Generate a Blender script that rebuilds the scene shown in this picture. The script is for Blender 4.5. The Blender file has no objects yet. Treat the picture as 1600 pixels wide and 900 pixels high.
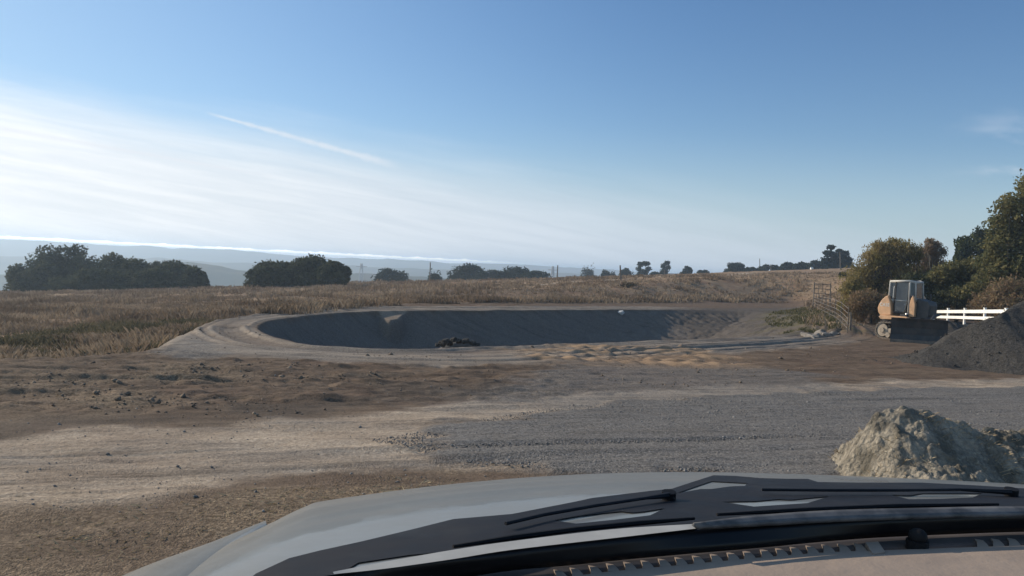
import bpy, bmesh, math, random
import numpy as np
from mathutils import Vector, Matrix
from mathutils.geometry import tessellate_polygon
from mathutils.bvhtree import BVHTree

R = math.radians
scn = bpy.context.scene
col = scn.collection

# ------------------------------------------------------------------ camera
CAMZ, FPX, PITCH, ROLL = 1.55, 1256.0, R(1.55), R(2.7)
cam_d = bpy.data.cameras.new('camera')
cam = bpy.data.objects.new('camera', cam_d)
col.objects.link(cam)
F_ = Vector((0, math.cos(PITCH), -math.sin(PITCH)))
U0 = Vector((0, math.sin(PITCH), math.cos(PITCH)))
X0 = Vector((1, 0, 0))
RT = X0*math.cos(ROLL) + U0*math.sin(ROLL)
UP = U0*math.cos(ROLL) - X0*math.sin(ROLL)
cam.matrix_world = Matrix(((RT.x, UP.x, -F_.x, 0), (RT.y, UP.y, -F_.y, 0), (RT.z, UP.z, -F_.z, CAMZ), (0, 0, 0, 1)))
cam_d.sensor_width = 36.0
cam_d.lens = 36.0*FPX/1600.0
cam_d.clip_start = 0.05
cam_d.clip_end = 40000
scn.camera = cam

# ------------------------------------------------------------------ sun, sky, exposure
SUN_AZ, SUN_EL = R(62), R(23)          # to the left of the view direction
SUN_STR, SKY_STR, EXPO = 5.0, 0.080, 0.08
sun_d = bpy.data.lights.new('sun', 'SUN')
sun_d.energy = SUN_STR
sun_d.angle = R(0.5)
sun_d.color = (1.0, 0.86, 0.68)
sun = bpy.data.objects.new('sun', sun_d)
col.objects.link(sun)
SDIR = Vector((-math.sin(SUN_AZ)*math.cos(SUN_EL), math.cos(SUN_AZ)*math.cos(SUN_EL), math.sin(SUN_EL)))
sun.rotation_euler = SDIR.to_track_quat('Z', 'Y').to_euler()
sun.location = (-30, 30, 40)
scn.view_settings.view_transform = 'Standard'
scn.view_settings.look = 'None'
scn.view_settings.exposure = EXPO
scn.view_settings.gamma = 1.0
scn.view_settings.use_curve_mapping = False


class NT:
    """tiny helper for building node trees"""
    def __init__(self, tree):
        self.t = tree
    def n(self, typ, **kw):
        nd = self.t.nodes.new(typ)
        for k, v in kw.items():
            setattr(nd, k, v)
        return nd
    def put(self, sock, v):
        if isinstance(v, bpy.types.NodeSocket):
            self.t.links.new(v, sock)
        elif v is not None:
            if sock.type == 'RGBA' and isinstance(v, (tuple, list)) and len(v) == 3:
                v = (*v, 1.0)
            sock.default_value = v
    def m(self, op, a, b=None, c=None, clamp=False):
        nd = self.n('ShaderNodeMath', operation=op)
        nd.use_clamp = clamp
        self.put(nd.inputs[0], a)
        if b is not None: self.put(nd.inputs[1], b)
        if c is not None: self.put(nd.inputs[2], c)
        return nd.outputs[0]
    def ss(self, v, lo, hi, to0=0.0, to1=1.0):
        nd = self.n('ShaderNodeMapRange', interpolation_type='SMOOTHSTEP')
        for i, x in enumerate((v, lo, hi, to0, to1)):
            self.put(nd.inputs[i], x)
        return nd.outputs[0]
    def mix(self, f, a, b, blend='MIX'):
        nd = self.n('ShaderNodeMix', data_type='RGBA', blend_type=blend)
        self.put(nd.inputs[0], f); self.put(nd.inputs[6], a); self.put(nd.inputs[7], b)
        return nd.outputs[2]
    def noise(self, vec, scale, detail=4.0, rough=0.55, out=0, dist=0.0):
        nd = self.n('ShaderNodeTexNoise')
        if vec is not None: self.put(nd.inputs['Vector'], vec)
        nd.inputs['Scale'].default_value = scale
        nd.inputs['Detail'].default_value = detail
        nd.inputs['Roughness'].default_value = rough
        nd.inputs['Distortion'].default_value = dist
        return nd.outputs[out]
    def voro(self, vec, scale, feature='F1', out=0):
        nd = self.n('ShaderNodeTexVoronoi', feature=feature)
        if vec is not None: self.put(nd.inputs['Vector'], vec)
        nd.inputs['Scale'].default_value = scale
        return nd.outputs[out]
    def comb(self, x, y, z):
        nd = self.n('ShaderNodeCombineXYZ')
        for i, v in enumerate((x, y, z)): self.put(nd.inputs[i], v)
        return nd.outputs[0]
    def sep(self, v):
        nd = self.n('ShaderNodeSeparateXYZ'); self.put(nd.inputs[0], v)
        return nd.outputs


world = bpy.data.worlds.new('World')
scn.world = world
world.use_nodes = True
w = NT(world.node_tree)
world.node_tree.nodes.clear()
sky = w.n('ShaderNodeTexSky', sky_type='NISHITA')
sky.sun_disc = False
sky.sun_elevation = SUN_EL
sky.sun_rotation = -SUN_AZ
sky.altitude = 150
sky.air_density = 1.0
sky.dust_density = 0.2
sky.ozone_density = 1.4
tc = w.n('ShaderNodeTexCoord')
dx, dy, dz = w.sep(tc.outputs['Generated'])[0:3]
dyp = w.m('MAXIMUM', dy, 0.05)
a_ = w.m('DIVIDE', dx, dyp)
e_ = w.m('DIVIDE', dz, dyp)
u_ = w.m('MULTIPLY_ADD', a_, 0.135, e_)              # tilted bands of high cloud
wv = w.comb(w.m('MULTIPLY', a_, 1.3), w.m('MULTIPLY', u_, 14.0), 3.7)
streak = w.noise(wv, 2.2, 6, 0.55, dist=0.4)
wv2 = w.comb(w.m('MULTIPLY', a_, 3.0), w.m('MULTIPLY', u_, 40.0), 1.1)
streak2 = w.noise(wv2, 1.6, 5, 0.6, dist=0.3)
uu = w.m('ADD', u_, w.m('MULTIPLY', w.m('SUBTRACT', streak, 0.5), 0.07))
veil = w.ss(uu, 0.150, 0.045)
veil = w.m('MULTIPLY', veil, w.m('MULTIPLY_ADD', streak2, 0.34, 0.74), clamp=True)
veil = w.m('MULTIPLY', veil, w.ss(a_, 0.95, -0.25, 0.42, 0.95))


def contrail(a0, e0, a1, e1, wid0, wid1, amt, seed):
    L = math.hypot(a1-a0, e1-e0); ux, uy = (a1-a0)/L, (e1-e0)/L
    da = w.m('SUBTRACT', a_, a0); de = w.m('SUBTRACT', e_, e0)
    t = w.m('DIVIDE', w.m('ADD', w.m('MULTIPLY', da, ux), w.m('MULTIPLY', de, uy)), L)
    d = w.m('ABSOLUTE', w.m('SUBTRACT', w.m('MULTIPLY', da, uy), w.m('MULTIPLY', de, ux)))
    nz = w.noise(w.comb(w.m('MULTIPLY', t, 14.0), w.m('MULTIPLY', d, 90.0), seed), 1.0, 6, 0.7)
    wd = w.m('MULTIPLY_ADD', t, wid1-wid0, wid0)
    wd = w.m('MULTIPLY', wd, w.m('MULTIPLY_ADD', nz, 2.6, -0.25))
    f = w.ss(w.m('DIVIDE', d, w.m('MAXIMUM', wd, 0.0005)), 1.0, 0.0)
    ends = w.m('MULTIPLY', w.ss(t, 0.0, 0.12), w.ss(t, 1.0, 0.8))
    return w.m('MULTIPLY', w.m('MULTIPLY', f, ends), w.m('MULTIPLY', w.ss(nz, 0.2, 0.6, 0.55, 1.0), amt))


c1 = contrail(-0.395, 0.1735, -0.135, 0.1140, 0.0024, 0.0075, 0.62, 2.0)
c2 = contrail(-0.70, 0.148, -0.285, 0.0945, 0.0060, 0.0022, 0.55, 5.0)
wisp = w.m('MULTIPLY', w.ss(w.noise(w.comb(w.m('MULTIPLY', a_, 5.0), w.m('MULTIPLY', e_, 16.0), 8.0), 1.4, 5, 0.55), 0.50, 0.75),
           w.m('MULTIPLY', w.ss(a_, 0.50, 0.66), w.m('MULTIPLY', w.ss(e_, 0.11, 0.15), w.ss(e_, 0.24, 0.17))))
cl = w.m('MAXIMUM', veil, w.m('MAXIMUM', c1, c2))
cl = w.m('ADD', veil, w.m('MULTIPLY', w.m('SUBTRACT', 1.0, veil), w.m('MULTIPLY', wisp, 0.75)), clamp=True)
CLOUD = w.mix(w.ss(a_, 0.2, -0.75), (7.8, 8.7, 9.8), (11.8, 12.0, 12.2))
hs = w.n('ShaderNodeHueSaturation'); hs.inputs['Saturation'].default_value = 1.20
hs.inputs['Value'].default_value = 1.30
w.put(hs.inputs['Color'], sky.outputs[0])
skyb = w.mix(1.0, hs.outputs[0], (0.955, 0.99, 1.10), 'MULTIPLY')
glow = w.m('MULTIPLY', w.ss(a_, 0.25, -1.1), 0.62)    # the air is paler towards the sun
skyb = w.mix(glow, skyb, (5.4, 7.9, 10.3))
low = w.m('MULTIPLY', w.ss(e_, 0.19, -0.01), 0.88)    # pale band low over the horizon
skyc = w.mix(low, skyb, (5.3, 6.8, 8.2))
cloudc = w.mix(1.0, CLOUD, w.mix(w.ss(streak2, 0.3, 0.7), (0.97, 0.975, 0.985), (1.08, 1.07, 1.06)), 'MULTIPLY')
skyc = w.mix(cl, skyc, cloudc)
skyc = w.mix(w.m('MAXIMUM', c1, c2), skyc, (9.8, 10.3, 11.0))
# bank of low fog lying over the sea behind the ridge
ftop = w.m('MULTIPLY_ADD', a_, -0.0046, 0.0050)
ftop = w.m('ADD', ftop, w.m('MULTIPLY', w.m('SUBTRACT', w.noise(w.comb(w.m('MULTIPLY', a_, 40.0), 0.0, 0.0), 1.0, 6, 0.7), 0.5), 0.0085))
fog = w.m('MULTIPLY', w.ss(w.m('SUBTRACT', e_, ftop), 0.0008, -0.0008), w.ss(a_, 0.06, -0.12))
skyc = w.mix(fog, skyc, (34.0, 33.0, 31.5))
bg = w.n('ShaderNodeBackground')
w.put(bg.inputs[0], skyc)
bg.inputs[1].default_value = SKY_STR
wo = w.n('ShaderNodeOutputWorld')
world.node_tree.links.new(bg.outputs[0], wo.inputs[0])

scn.cycles.use_denoising = True
scn.cycles.volume_bounces = 1
scn.cycles.max_bounces = 6
scn.cycles.diffuse_bounces = 3
scn.cycles.transparent_max_bounces = 8
scn.render.film_transparent = False

# ------------------------------------------------------------------ geometry helpers
EYE = Vector((0, 0, CAMZ))


def ray(x, y):
    return (F_*FPX + RT*(x-800.0) + UP*(450.0-y)).normalized()


def at_y(x, y, Y):
    """point on the sight line of photo pixel (x, y) at depth Y"""
    d = ray(x, y)
    return EYE + d*(Y/d.y)


def at_z(x, y, z):
    d = ray(x, y)
    return EYE + d*((z-CAMZ)/d.z)


def hash2(ix, iy, seed):
    h = (ix.astype(np.int64)*374761393 + iy.astype(np.int64)*668265263 + seed*1442695041) & 0xffffffff
    h = ((h ^ (h >> 13))*1274126177) & 0xffffffff
    h = (h ^ (h >> 16)) & 0xffffffff
    return h.astype(np.float64)/4294967295.0


def vnoise(x, y, seed=0):
    x = np.asarray(x, float); y = np.asarray(y, float)
    ix, iy = np.floor(x), np.floor(y)
    fx, fy = x-ix, y-iy
    fx = fx*fx*fx*(fx*(fx*6-15)+10); fy = fy*fy*fy*(fy*(fy*6-15)+10)
    a = hash2(ix, iy, seed); b = hash2(ix+1, iy, seed); c = hash2(ix, iy+1, seed); d = hash2(ix+1, iy+1, seed)
    return (a*(1-fx)+b*fx)*(1-fy)+(c*(1-fx)+d*fx)*fy


def fbm(x, y, seed=0, o=4, g=0.5):
    s, amp, tot = 0.0, 1.0, 0.0
    for i in range(o):
        s = s + amp*(vnoise(x*2**i+i*17.3, y*2**i-i*9.1, seed+i)-0.5); tot += amp; amp *= g
    return s/tot*2.0


def sstep(v, lo, hi):
    t = np.clip((v-lo)/(hi-lo), 0, 1)
    return t*t*(3-2*t)


def seg_dist(px, py, pts, closed=False, margin=9.0):
    """distance to a polyline and position along it (points far outside its box just get a large distance)"""
    if np.size(px) > 5000:
        px = np.asarray(px); py = np.asarray(py)
        q = np.array(pts)
        k = (px > q[:, 0].min()-margin) & (px < q[:, 0].max()+margin) & (py > q[:, 1].min()-margin) & (py < q[:, 1].max()+margin)
        D = np.full(px.shape, 99.0); A = np.zeros(px.shape)
        if k.any():
            D[k], A[k] = _seg_dist(px[k], py[k], pts, closed)
        return D, A
    return _seg_dist(px, py, pts, closed)


def _seg_dist(px, py, pts, closed):
    best = np.full(np.shape(px), 1e9); along = np.zeros(np.shape(px)); s0 = 0.0
    n = len(pts)
    for i in range(n if closed else n-1):
        ax, ay = pts[i]; bx, by = pts[(i+1) % n]
        ex, ey = bx-ax, by-ay
        L2 = ex*ex+ey*ey+1e-12; L = math.sqrt(L2)
        rx = px-ax; ry = py-ay
        t = np.clip((rx*ex+ry*ey)/L2, 0, 1)
        d = (rx-t*ex)**2+(ry-t*ey)**2
        k = d < best
        np.copyto(best, d, where=k); np.copyto(along, s0+t*L, where=k); s0 += L
    return np.sqrt(best), along


def inside(px, py, pts):
    r = np.zeros(np.shape(px), bool); n = len(pts)
    for i in range(n):
        ax, ay = pts[i]; bx, by = pts[(i+1) % n]
        c = ((ay > py) != (by > py)) & (px < (bx-ax)*(py-ay)/((by-ay) if by != ay else 1e-9)+ax)
        r ^= c
    return r


def smooth_poly(pts, closed, k=6):
    """Catmull-Rom resampling"""
    P = [np.array(p, float) for p in pts]; n = len(P); out = []
    for i in range(n if closed else n-1):
        p0 = P[(i-1) % n] if closed or i > 0 else 2*P[0]-P[1]
        p1 = P[i]; p2 = P[(i+1) % n]
        p3 = P[(i+2) % n] if closed or i+2 < n else 2*P[-1]-P[-2]
        for j in range(k):
            t = j/k
            out.append(0.5*((2*p1)+(-p0+p2)*t+(2*p0-5*p1+4*p2-p3)*t*t+(-p0+3*p1-3*p2+p3)*t**3))
    if not closed: out.append(P[-1])
    return [tuple(p) for p in out]


# ------------------------------------------------------------------ the lie of the land
def pad_z(Y):
    return -1.05*(1-np.exp(-np.maximum(Y, 0)/28.0))


def field_z(X, Y):
    z = -0.8+0.068*X+0.003*np.minimum(Y, 300)
    yc = 146+np.clip(X, -80, 120)*0.40
    s = 0.135-0.085*sstep(X/np.maximum(Y, 20), 0.05, 0.3)
    q = (Y-yc)/7.0
    sp = np.where(q > 30, q, np.log1p(np.exp(np.clip(q, -40, 30))))*7.0
    z = z-s*sp
    z = z+0.35*fbm(X/26.0, Y/26.0, 5, 3)*sstep(Y, 40, 80)+0.10*fbm(X/5.0, Y/5.0, 6, 3)
    return np.maximum(z, -62+6*fbm(X/300, Y/300, 9, 3))


def base_march(x, y, fn):
    """where the sight line of photo pixel (x, y) meets the land"""
    d = ray(x, y)
    lo, hi, n = 2.0, 900.0, 700
    t = np.geomspace(lo, hi, n)
    for _ in range(2):
        k = np.nonzero(CAMZ+d.z*t < fn(d.x*t, d.y*t))[0]
        if len(k) == 0: break
        i = max(int(k[0]), 1)
        lo, hi = t[i-1], t[i]
        t = np.linspace(lo, hi, 60)
    return EYE+d*float(hi)


pad_px = [(-250, 580), (-100, 570), (0, 562), (120, 557), (200, 551), (262, 541), (300, 522), (345, 499), (420, 488), (520, 481), (640, 475), (780, 474), (900, 474), (1100, 473), (1230, 474)]
PAD = []
for x, y in pad_px:
    p = base_march(x, y, lambda X, Y: pad_z(Y)); PAD.append((p.x, p.y))
PAD_LINE = list(PAD)
p_gate = base_march(1300, 524, lambda X, Y: pad_z(Y))
PAD += [(p_gate.x-1, p_gate.y+5), (p_gate.x+1, p_gate.y+0.5), (19.0, 38.5), (23.0, 52.0), (33.0, 68.0), (60.0, 72.0), (70, -10), (-40, -10)]


def land(X, Y):
    X = np.asarray(X, float); Y = np.asarray(Y, float)
    d, _ = seg_dist(X, Y, PAD, True, 16.0)
    d = np.where(inside(X, Y, PAD), -d, d)
    wid = 1.6+7.0*sstep(X, -7.0, 3.0)+3.0*sstep(X, 10, 20)
    k = sstep(d/wid, -0.05, 1.0)
    return pad_z(Y)*(1-k)+field_z(X, Y)*k, d, k


far_px = [(403, 511), (412, 504), (436, 498.5), (475, 493.5), (520, 489.5), (580, 486.5), (700, 485.5), (850, 484.5), (1000, 484), (1120, 485), (1200, 490), (1245, 500), (1258, 511)]
near_px = [(1235, 520), (1150, 527), (1050, 532), (950, 535), (850, 539), (760, 542), (680, 545), (600, 544), (540, 541), (480, 537), (432, 528), (408, 518)]
PIT = []
for x, y in far_px+near_px:
    p = base_march(x, y, lambda X, Y: pad_z(Y)); PIT.append((p.x, p.y))
PIT = smooth_poly(PIT, True, 3)
PCX = sum(p[0] for p in PIT)/len(PIT); PCY = sum(p[1] for p in PIT)/len(PIT)


SHELF = []
for x, y in [(548, 485), (578, 486.0), (600, 486.5), (640, 485), (630, 492), (624, 499), (610, 500.5), (603, 499.0), (593, 494.5), (580, 489.8), (560, 488)]:
    p = base_march(x, y, lambda X, Y: pad_z(Y)-0.10*np.maximum(0, 38.3-Y)); SHELF.append((p.x, p.y))


def ground_z(X, Y, fine=True):
    z, dpad, k = land(X, Y)
    dp, sp = seg_dist(X, Y, PIT, True)
    ins = inside(X, Y, PIT)
    sd = np.where(ins, dp, -dp)
    slope = 0.70-0.53*sstep(X, 2.0, 15.0)
    depth = slope*np.maximum(sd, 0)
    depth = 2.9*(1-np.exp(-depth/2.2*1.25))
    ds, _ = seg_dist(X, Y, SHELF, True, 2.0)             # a shelf of spilled gravel juts over the far wall
    ds = np.where(inside(X, Y, SHELF), ds, -ds)
    shelf = sstep(ds, -0.22, 0.06)
    depth = depth*(1-shelf)+shelf*np.minimum(depth, 0.10*np.maximum(0, 38.3-Y))
    z = z-depth
    if fine:
        inn = sstep(sd, 0.0, 0.8)*(1-0.8*shelf)
        # tracks running up and down the pit's sides, stronger to the right
        rid = np.abs(((sp*1.25+0.8*fbm(X/2.0, Y/2.0, 31, 2)) % 1.0)-0.5)*2
        z = z+inn*(0.11*(rid-0.5)*sstep(vnoise(X*.35, Y*.35, 36), .3, .65)*sstep(X, 2, 8)+0.06*fbm(X/0.9, Y/0.9, 32, 4)+0.05*fbm(X/.25, Y/.25, 35, 2))
        pad = (1-k)*(1-inn)
        # wheel tracks that follow the rim of the pit
        loop = pad*sstep(sd, -3.6, -2.6)*(1-sstep(sd, -0.35, 0.0))
        t1 = vnoise(sd*5.5, sp*0.05, 41)-0.5
        z = z+loop*0.13*t1
        # dozer-scraped loose soil between the loop and the road
        soil = pad*(1-sstep(sd, -3.6, -2.8))*sstep(Y-(10.6+0.55*X), 0.0, 1.4)*(1-0.6*sstep(X, 0.0, 3.0))
        z = z+soil*(0.05*fbm(X/3.0, (Y-.3*X)/0.5, 42, 5, .62)+0.07*(vnoise((Y-.22*X+.5*fbm(X/4, Y/4, 48, 2))*4.5, X*.10, 47)-.5)*sstep(vnoise(X*.3, Y*.4, 49), .3, .6)+0.05*fbm(X/0.35, Y/0.28, 43, 3))
        z = z+pad*(0.012*fbm(X/0.45, Y/0.30, 44, 4, .6)+0.035*fbm(X/3.4, Y/1.1, 45, 4))
        z = z+k*(0.12*fbm(X/1.3, Y/1.3, 46, 3))*sstep(Y, 10, 20)
    return z


def gz(X, Y):
    return float(ground_z(np.array([float(X)]), np.array([float(Y)]), False)[0])


def on_ground(x, y):
    return base_march(x, y, lambda X, Y: ground_z(X, Y, False))


# ------------------------------------------------------------------ objects
def tag(o, label=None, cat=None, group=None, kind=None):
    if label: o['label'] = label
    if cat: o['category'] = cat
    if group: o['group'] = group
    if kind: o['kind'] = kind
    return o


def empty(name, loc, rz=0.0, label=None, cat=None, group=None):
    o = bpy.data.objects.new(name, None); col.objects.link(o)
    o.location = loc; o.rotation_euler = (0, 0, rz); o.empty_display_size = 0.3
    return tag(o, label, cat, group)


def np_mesh(name, verts, faces, mat, parent=None, smooth=False, loc=None):
    """verts (n,3), faces (m,k) with constant k"""
    me = bpy.data.meshes.new(name)
    V = np.asarray(verts, np.float32); Fc = np.asarray(faces, np.int32)
    m, k = Fc.shape
    me.vertices.add(len(V)); me.vertices.foreach_set('co', V.ravel())
    me.loops.add(m*k); me.loops.foreach_set('vertex_index', Fc.ravel())
    me.polygons.add(m); me.polygons.foreach_set('loop_start', np.arange(0, m*k, k, dtype=np.int32))
    me.update(calc_edges=True)
    if smooth: me.polygons.foreach_set('use_smooth', np.ones(m, bool))
    o = bpy.data.objects.new(name, me); col.objects.link(o)
    if mat: me.materials.append(mat)
    if parent: o.parent = parent
    if loc is not None: o.location = loc
    return o


class MB:
    """collects simple solids, then links them as ONE mesh object"""
    def __init__(self): self.bm = bmesh.new()
    def box(self, c, s, rot=None, bev=0.0):
        r = bmesh.ops.create_cube(self.bm, size=1.0)
        M = Matrix.Translation(c) @ (rot.to_4x4() if rot else Matrix()) @ Matrix.Diagonal((*s, 1))
        bmesh.ops.transform(self.bm, matrix=M, verts=r['verts'])
        if bev:
            es = list({e for v in r['verts'] for e in v.link_edges})
            bmesh.ops.bevel(self.bm, geom=es, offset=bev, segments=2, affect='EDGES', profile=0.5)
        return self
    def prism(self, pts, axis, a, b, bev=0.0):
        """polygon pts (2-D) extruded along axis 0/1/2 from a to b"""
        def mk(p, h):
            v = [0, 0, 0]; o = [i for i in range(3) if i != axis]
            v[o[0]], v[o[1]], v[axis] = p[0], p[1], h
            return v
        A = [self.bm.verts.new(mk(p, a)) for p in pts]; B = [self.bm.verts.new(mk(p, b)) for p in pts]
        fs = [self.bm.faces.new(A), self.bm.faces.new(B[::-1])]
        n = len(pts)
        for i in range(n):
            fs.append(self.bm.faces.new((A[i], B[i], B[(i+1) % n], A[(i+1) % n])))
        bmesh.ops.recalc_face_normals(self.bm, faces=fs)
        if bev:
            es = list({e for f in fs for e in f.edges})
            bmesh.ops.bevel(self.bm, geom=es, offset=bev, segments=2, affect='EDGES', profile=0.5)
        return self
    def tube(self, pts, rad, seg=8, caps=True):
        pts = [Vector(p) for p in pts]; n = len(pts)
        rads = rad if isinstance(rad, (list, tuple)) else [rad]*n
        rings = []
        for i, p in enumerate(pts):
            t = (pts[min(i+1, n-1)]-pts[max(i-1, 0)]).normalized()
            ref = Vector((0, 0, 1)) if abs(t.z) < 0.9 else Vector((1, 0, 0))
            a = t.cross(ref).normalized(); b = t.cross(a)
            rings.append([self.bm.verts.new(p+(a*math.cos(2*math.pi*j/seg)+b*math.sin(2*math.pi*j/seg))*rads[i]) for j in range(seg)])
        for i in range(n-1):
            for j in range(seg):
                self.bm.faces.new((rings[i][j], rings[i][(j+1) % seg], rings[i+1][(j+1) % seg], rings[i+1][j]))
        if caps:
            self.bm.faces.new(rings[0][::-1]); self.bm.faces.new(rings[-1])
        return self
    def cyl(self, c, axis, r, h, seg=20):
        ax = Vector(axis).normalized()
        return self.tube([Vector(c)-ax*h/2, Vector(c)+ax*h/2], r, seg)
    def ball(self, c, r, sc=(1, 1, 1), u=16, v=10):
        q = bmesh.ops.create_uvsphere(self.bm, u_segments=u, v_segments=v, radius=r)
        bmesh.ops.transform(self.bm, matrix=Matrix.Translation(c) @ Matrix.Diagonal((*sc, 1)), verts=q['verts'])
        return self
    def build(self, name, mat, parent=None, smooth=False, loc=None):
        me = bpy.data.meshes.new(name)
        bmesh.ops.recalc_face_normals(self.bm, faces=self.bm.faces[:])
        self.bm.to_mesh(me); self.bm.free()
        if smooth:
            for p in me.polygons: p.use_smooth = True
        o = bpy.data.objects.new(name, me); col.objects.link(o)
        if mat: me.materials.append(mat)
        if parent: o.parent = parent
        if loc is not None: o.location = loc
        return o


# ------------------------------------------------------------------ materials
def new_mat(name):
    m = bpy.data.materials.new(name); m.use_nodes = True
    t = NT(m.node_tree); m.node_tree.nodes.clear()
    out = t.n('ShaderNodeOutputMaterial')
    return m, t, out


def simple(name, c, rough=0.6, metal=0.0, var=0.25, scale=8.0, dirt=None, dirt_amt=0.4, bump=0.0, spec=0.5, coat=0.0):
    m, t, out = new_mat(name)
    b = t.n('ShaderNodeBsdfPrincipled')
    oc = t.n('ShaderNodeTexCoord').outputs['Object']
    nz = t.noise(oc, scale, 5, 0.6)
    dark = tuple(x*(1-var) for x in c); lite = tuple(min(1, x*(1+var)) for x in c)
    cc = t.mix(t.ss(nz, 0.3, 0.7), dark, lite)
    if dirt:
        nd = t.noise(oc, scale*0.45, 6, 0.65)
        cc = t.mix(t.m('MULTIPLY', t.ss(nd, 0.45, 0.62), dirt_amt), cc, dirt)
    t.put(b.inputs['Base Color'], cc)
    t.put(b.inputs['Roughness'], t.ss(nz, 0.2, 0.8, max(0, rough-0.1), min(1, rough+0.1)))
    b.inputs['Metallic'].default_value = metal
    b.inputs['Specular IOR Level'].default_value = spec
    b.inputs['Coat Weight'].default_value = coat
    if bump:
        bp = t.n('ShaderNodeBump'); bp.inputs['Strength'].default_value = bump; bp.inputs['Distance'].default_value = 0.02
        t.put(bp.inputs['Height'], t.noise(oc, scale*3, 5, 0.6)); t.t.links.new(bp.outputs[0], b.inputs['Normal'])
    t.t.links.new(b.outputs[0], out.inputs[0])
    return m


def leaf_mat(name, c1, c2, c3, trans=0.25, clump=0.6):
    m, t, out = new_mat(name)
    oc = t.n('ShaderNodeTexCoord').outputs['Object']
    geo = t.n('ShaderNodeNewGeometry')
    rnd = geo.outputs['Random Per Island']
    nz = t.noise(oc, clump, 3, 0.6)
    cc = t.mix(t.ss(nz, 0.35, 0.65), c1, c2)
    cc = t.mix(t.m('MULTIPLY', t.ss(rnd, 0.55, 1.0), 0.8), cc, c3)
    d = t.n('ShaderNodeBsdfDiffuse'); tr = t.n('ShaderNodeBsdfTranslucent')
    t.put(d.inputs[0], cc); t.put(tr.inputs[0], cc)
    mx = t.n('ShaderNodeMixShader'); mx.inputs[0].default_value = trans
    t.t.links.new(d.outputs[0], mx.inputs[1]); t.t.links.new(tr.outputs[0], mx.inputs[2])
    t.t.links.new(mx.outputs[0], out.inputs[0])
    return m


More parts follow.
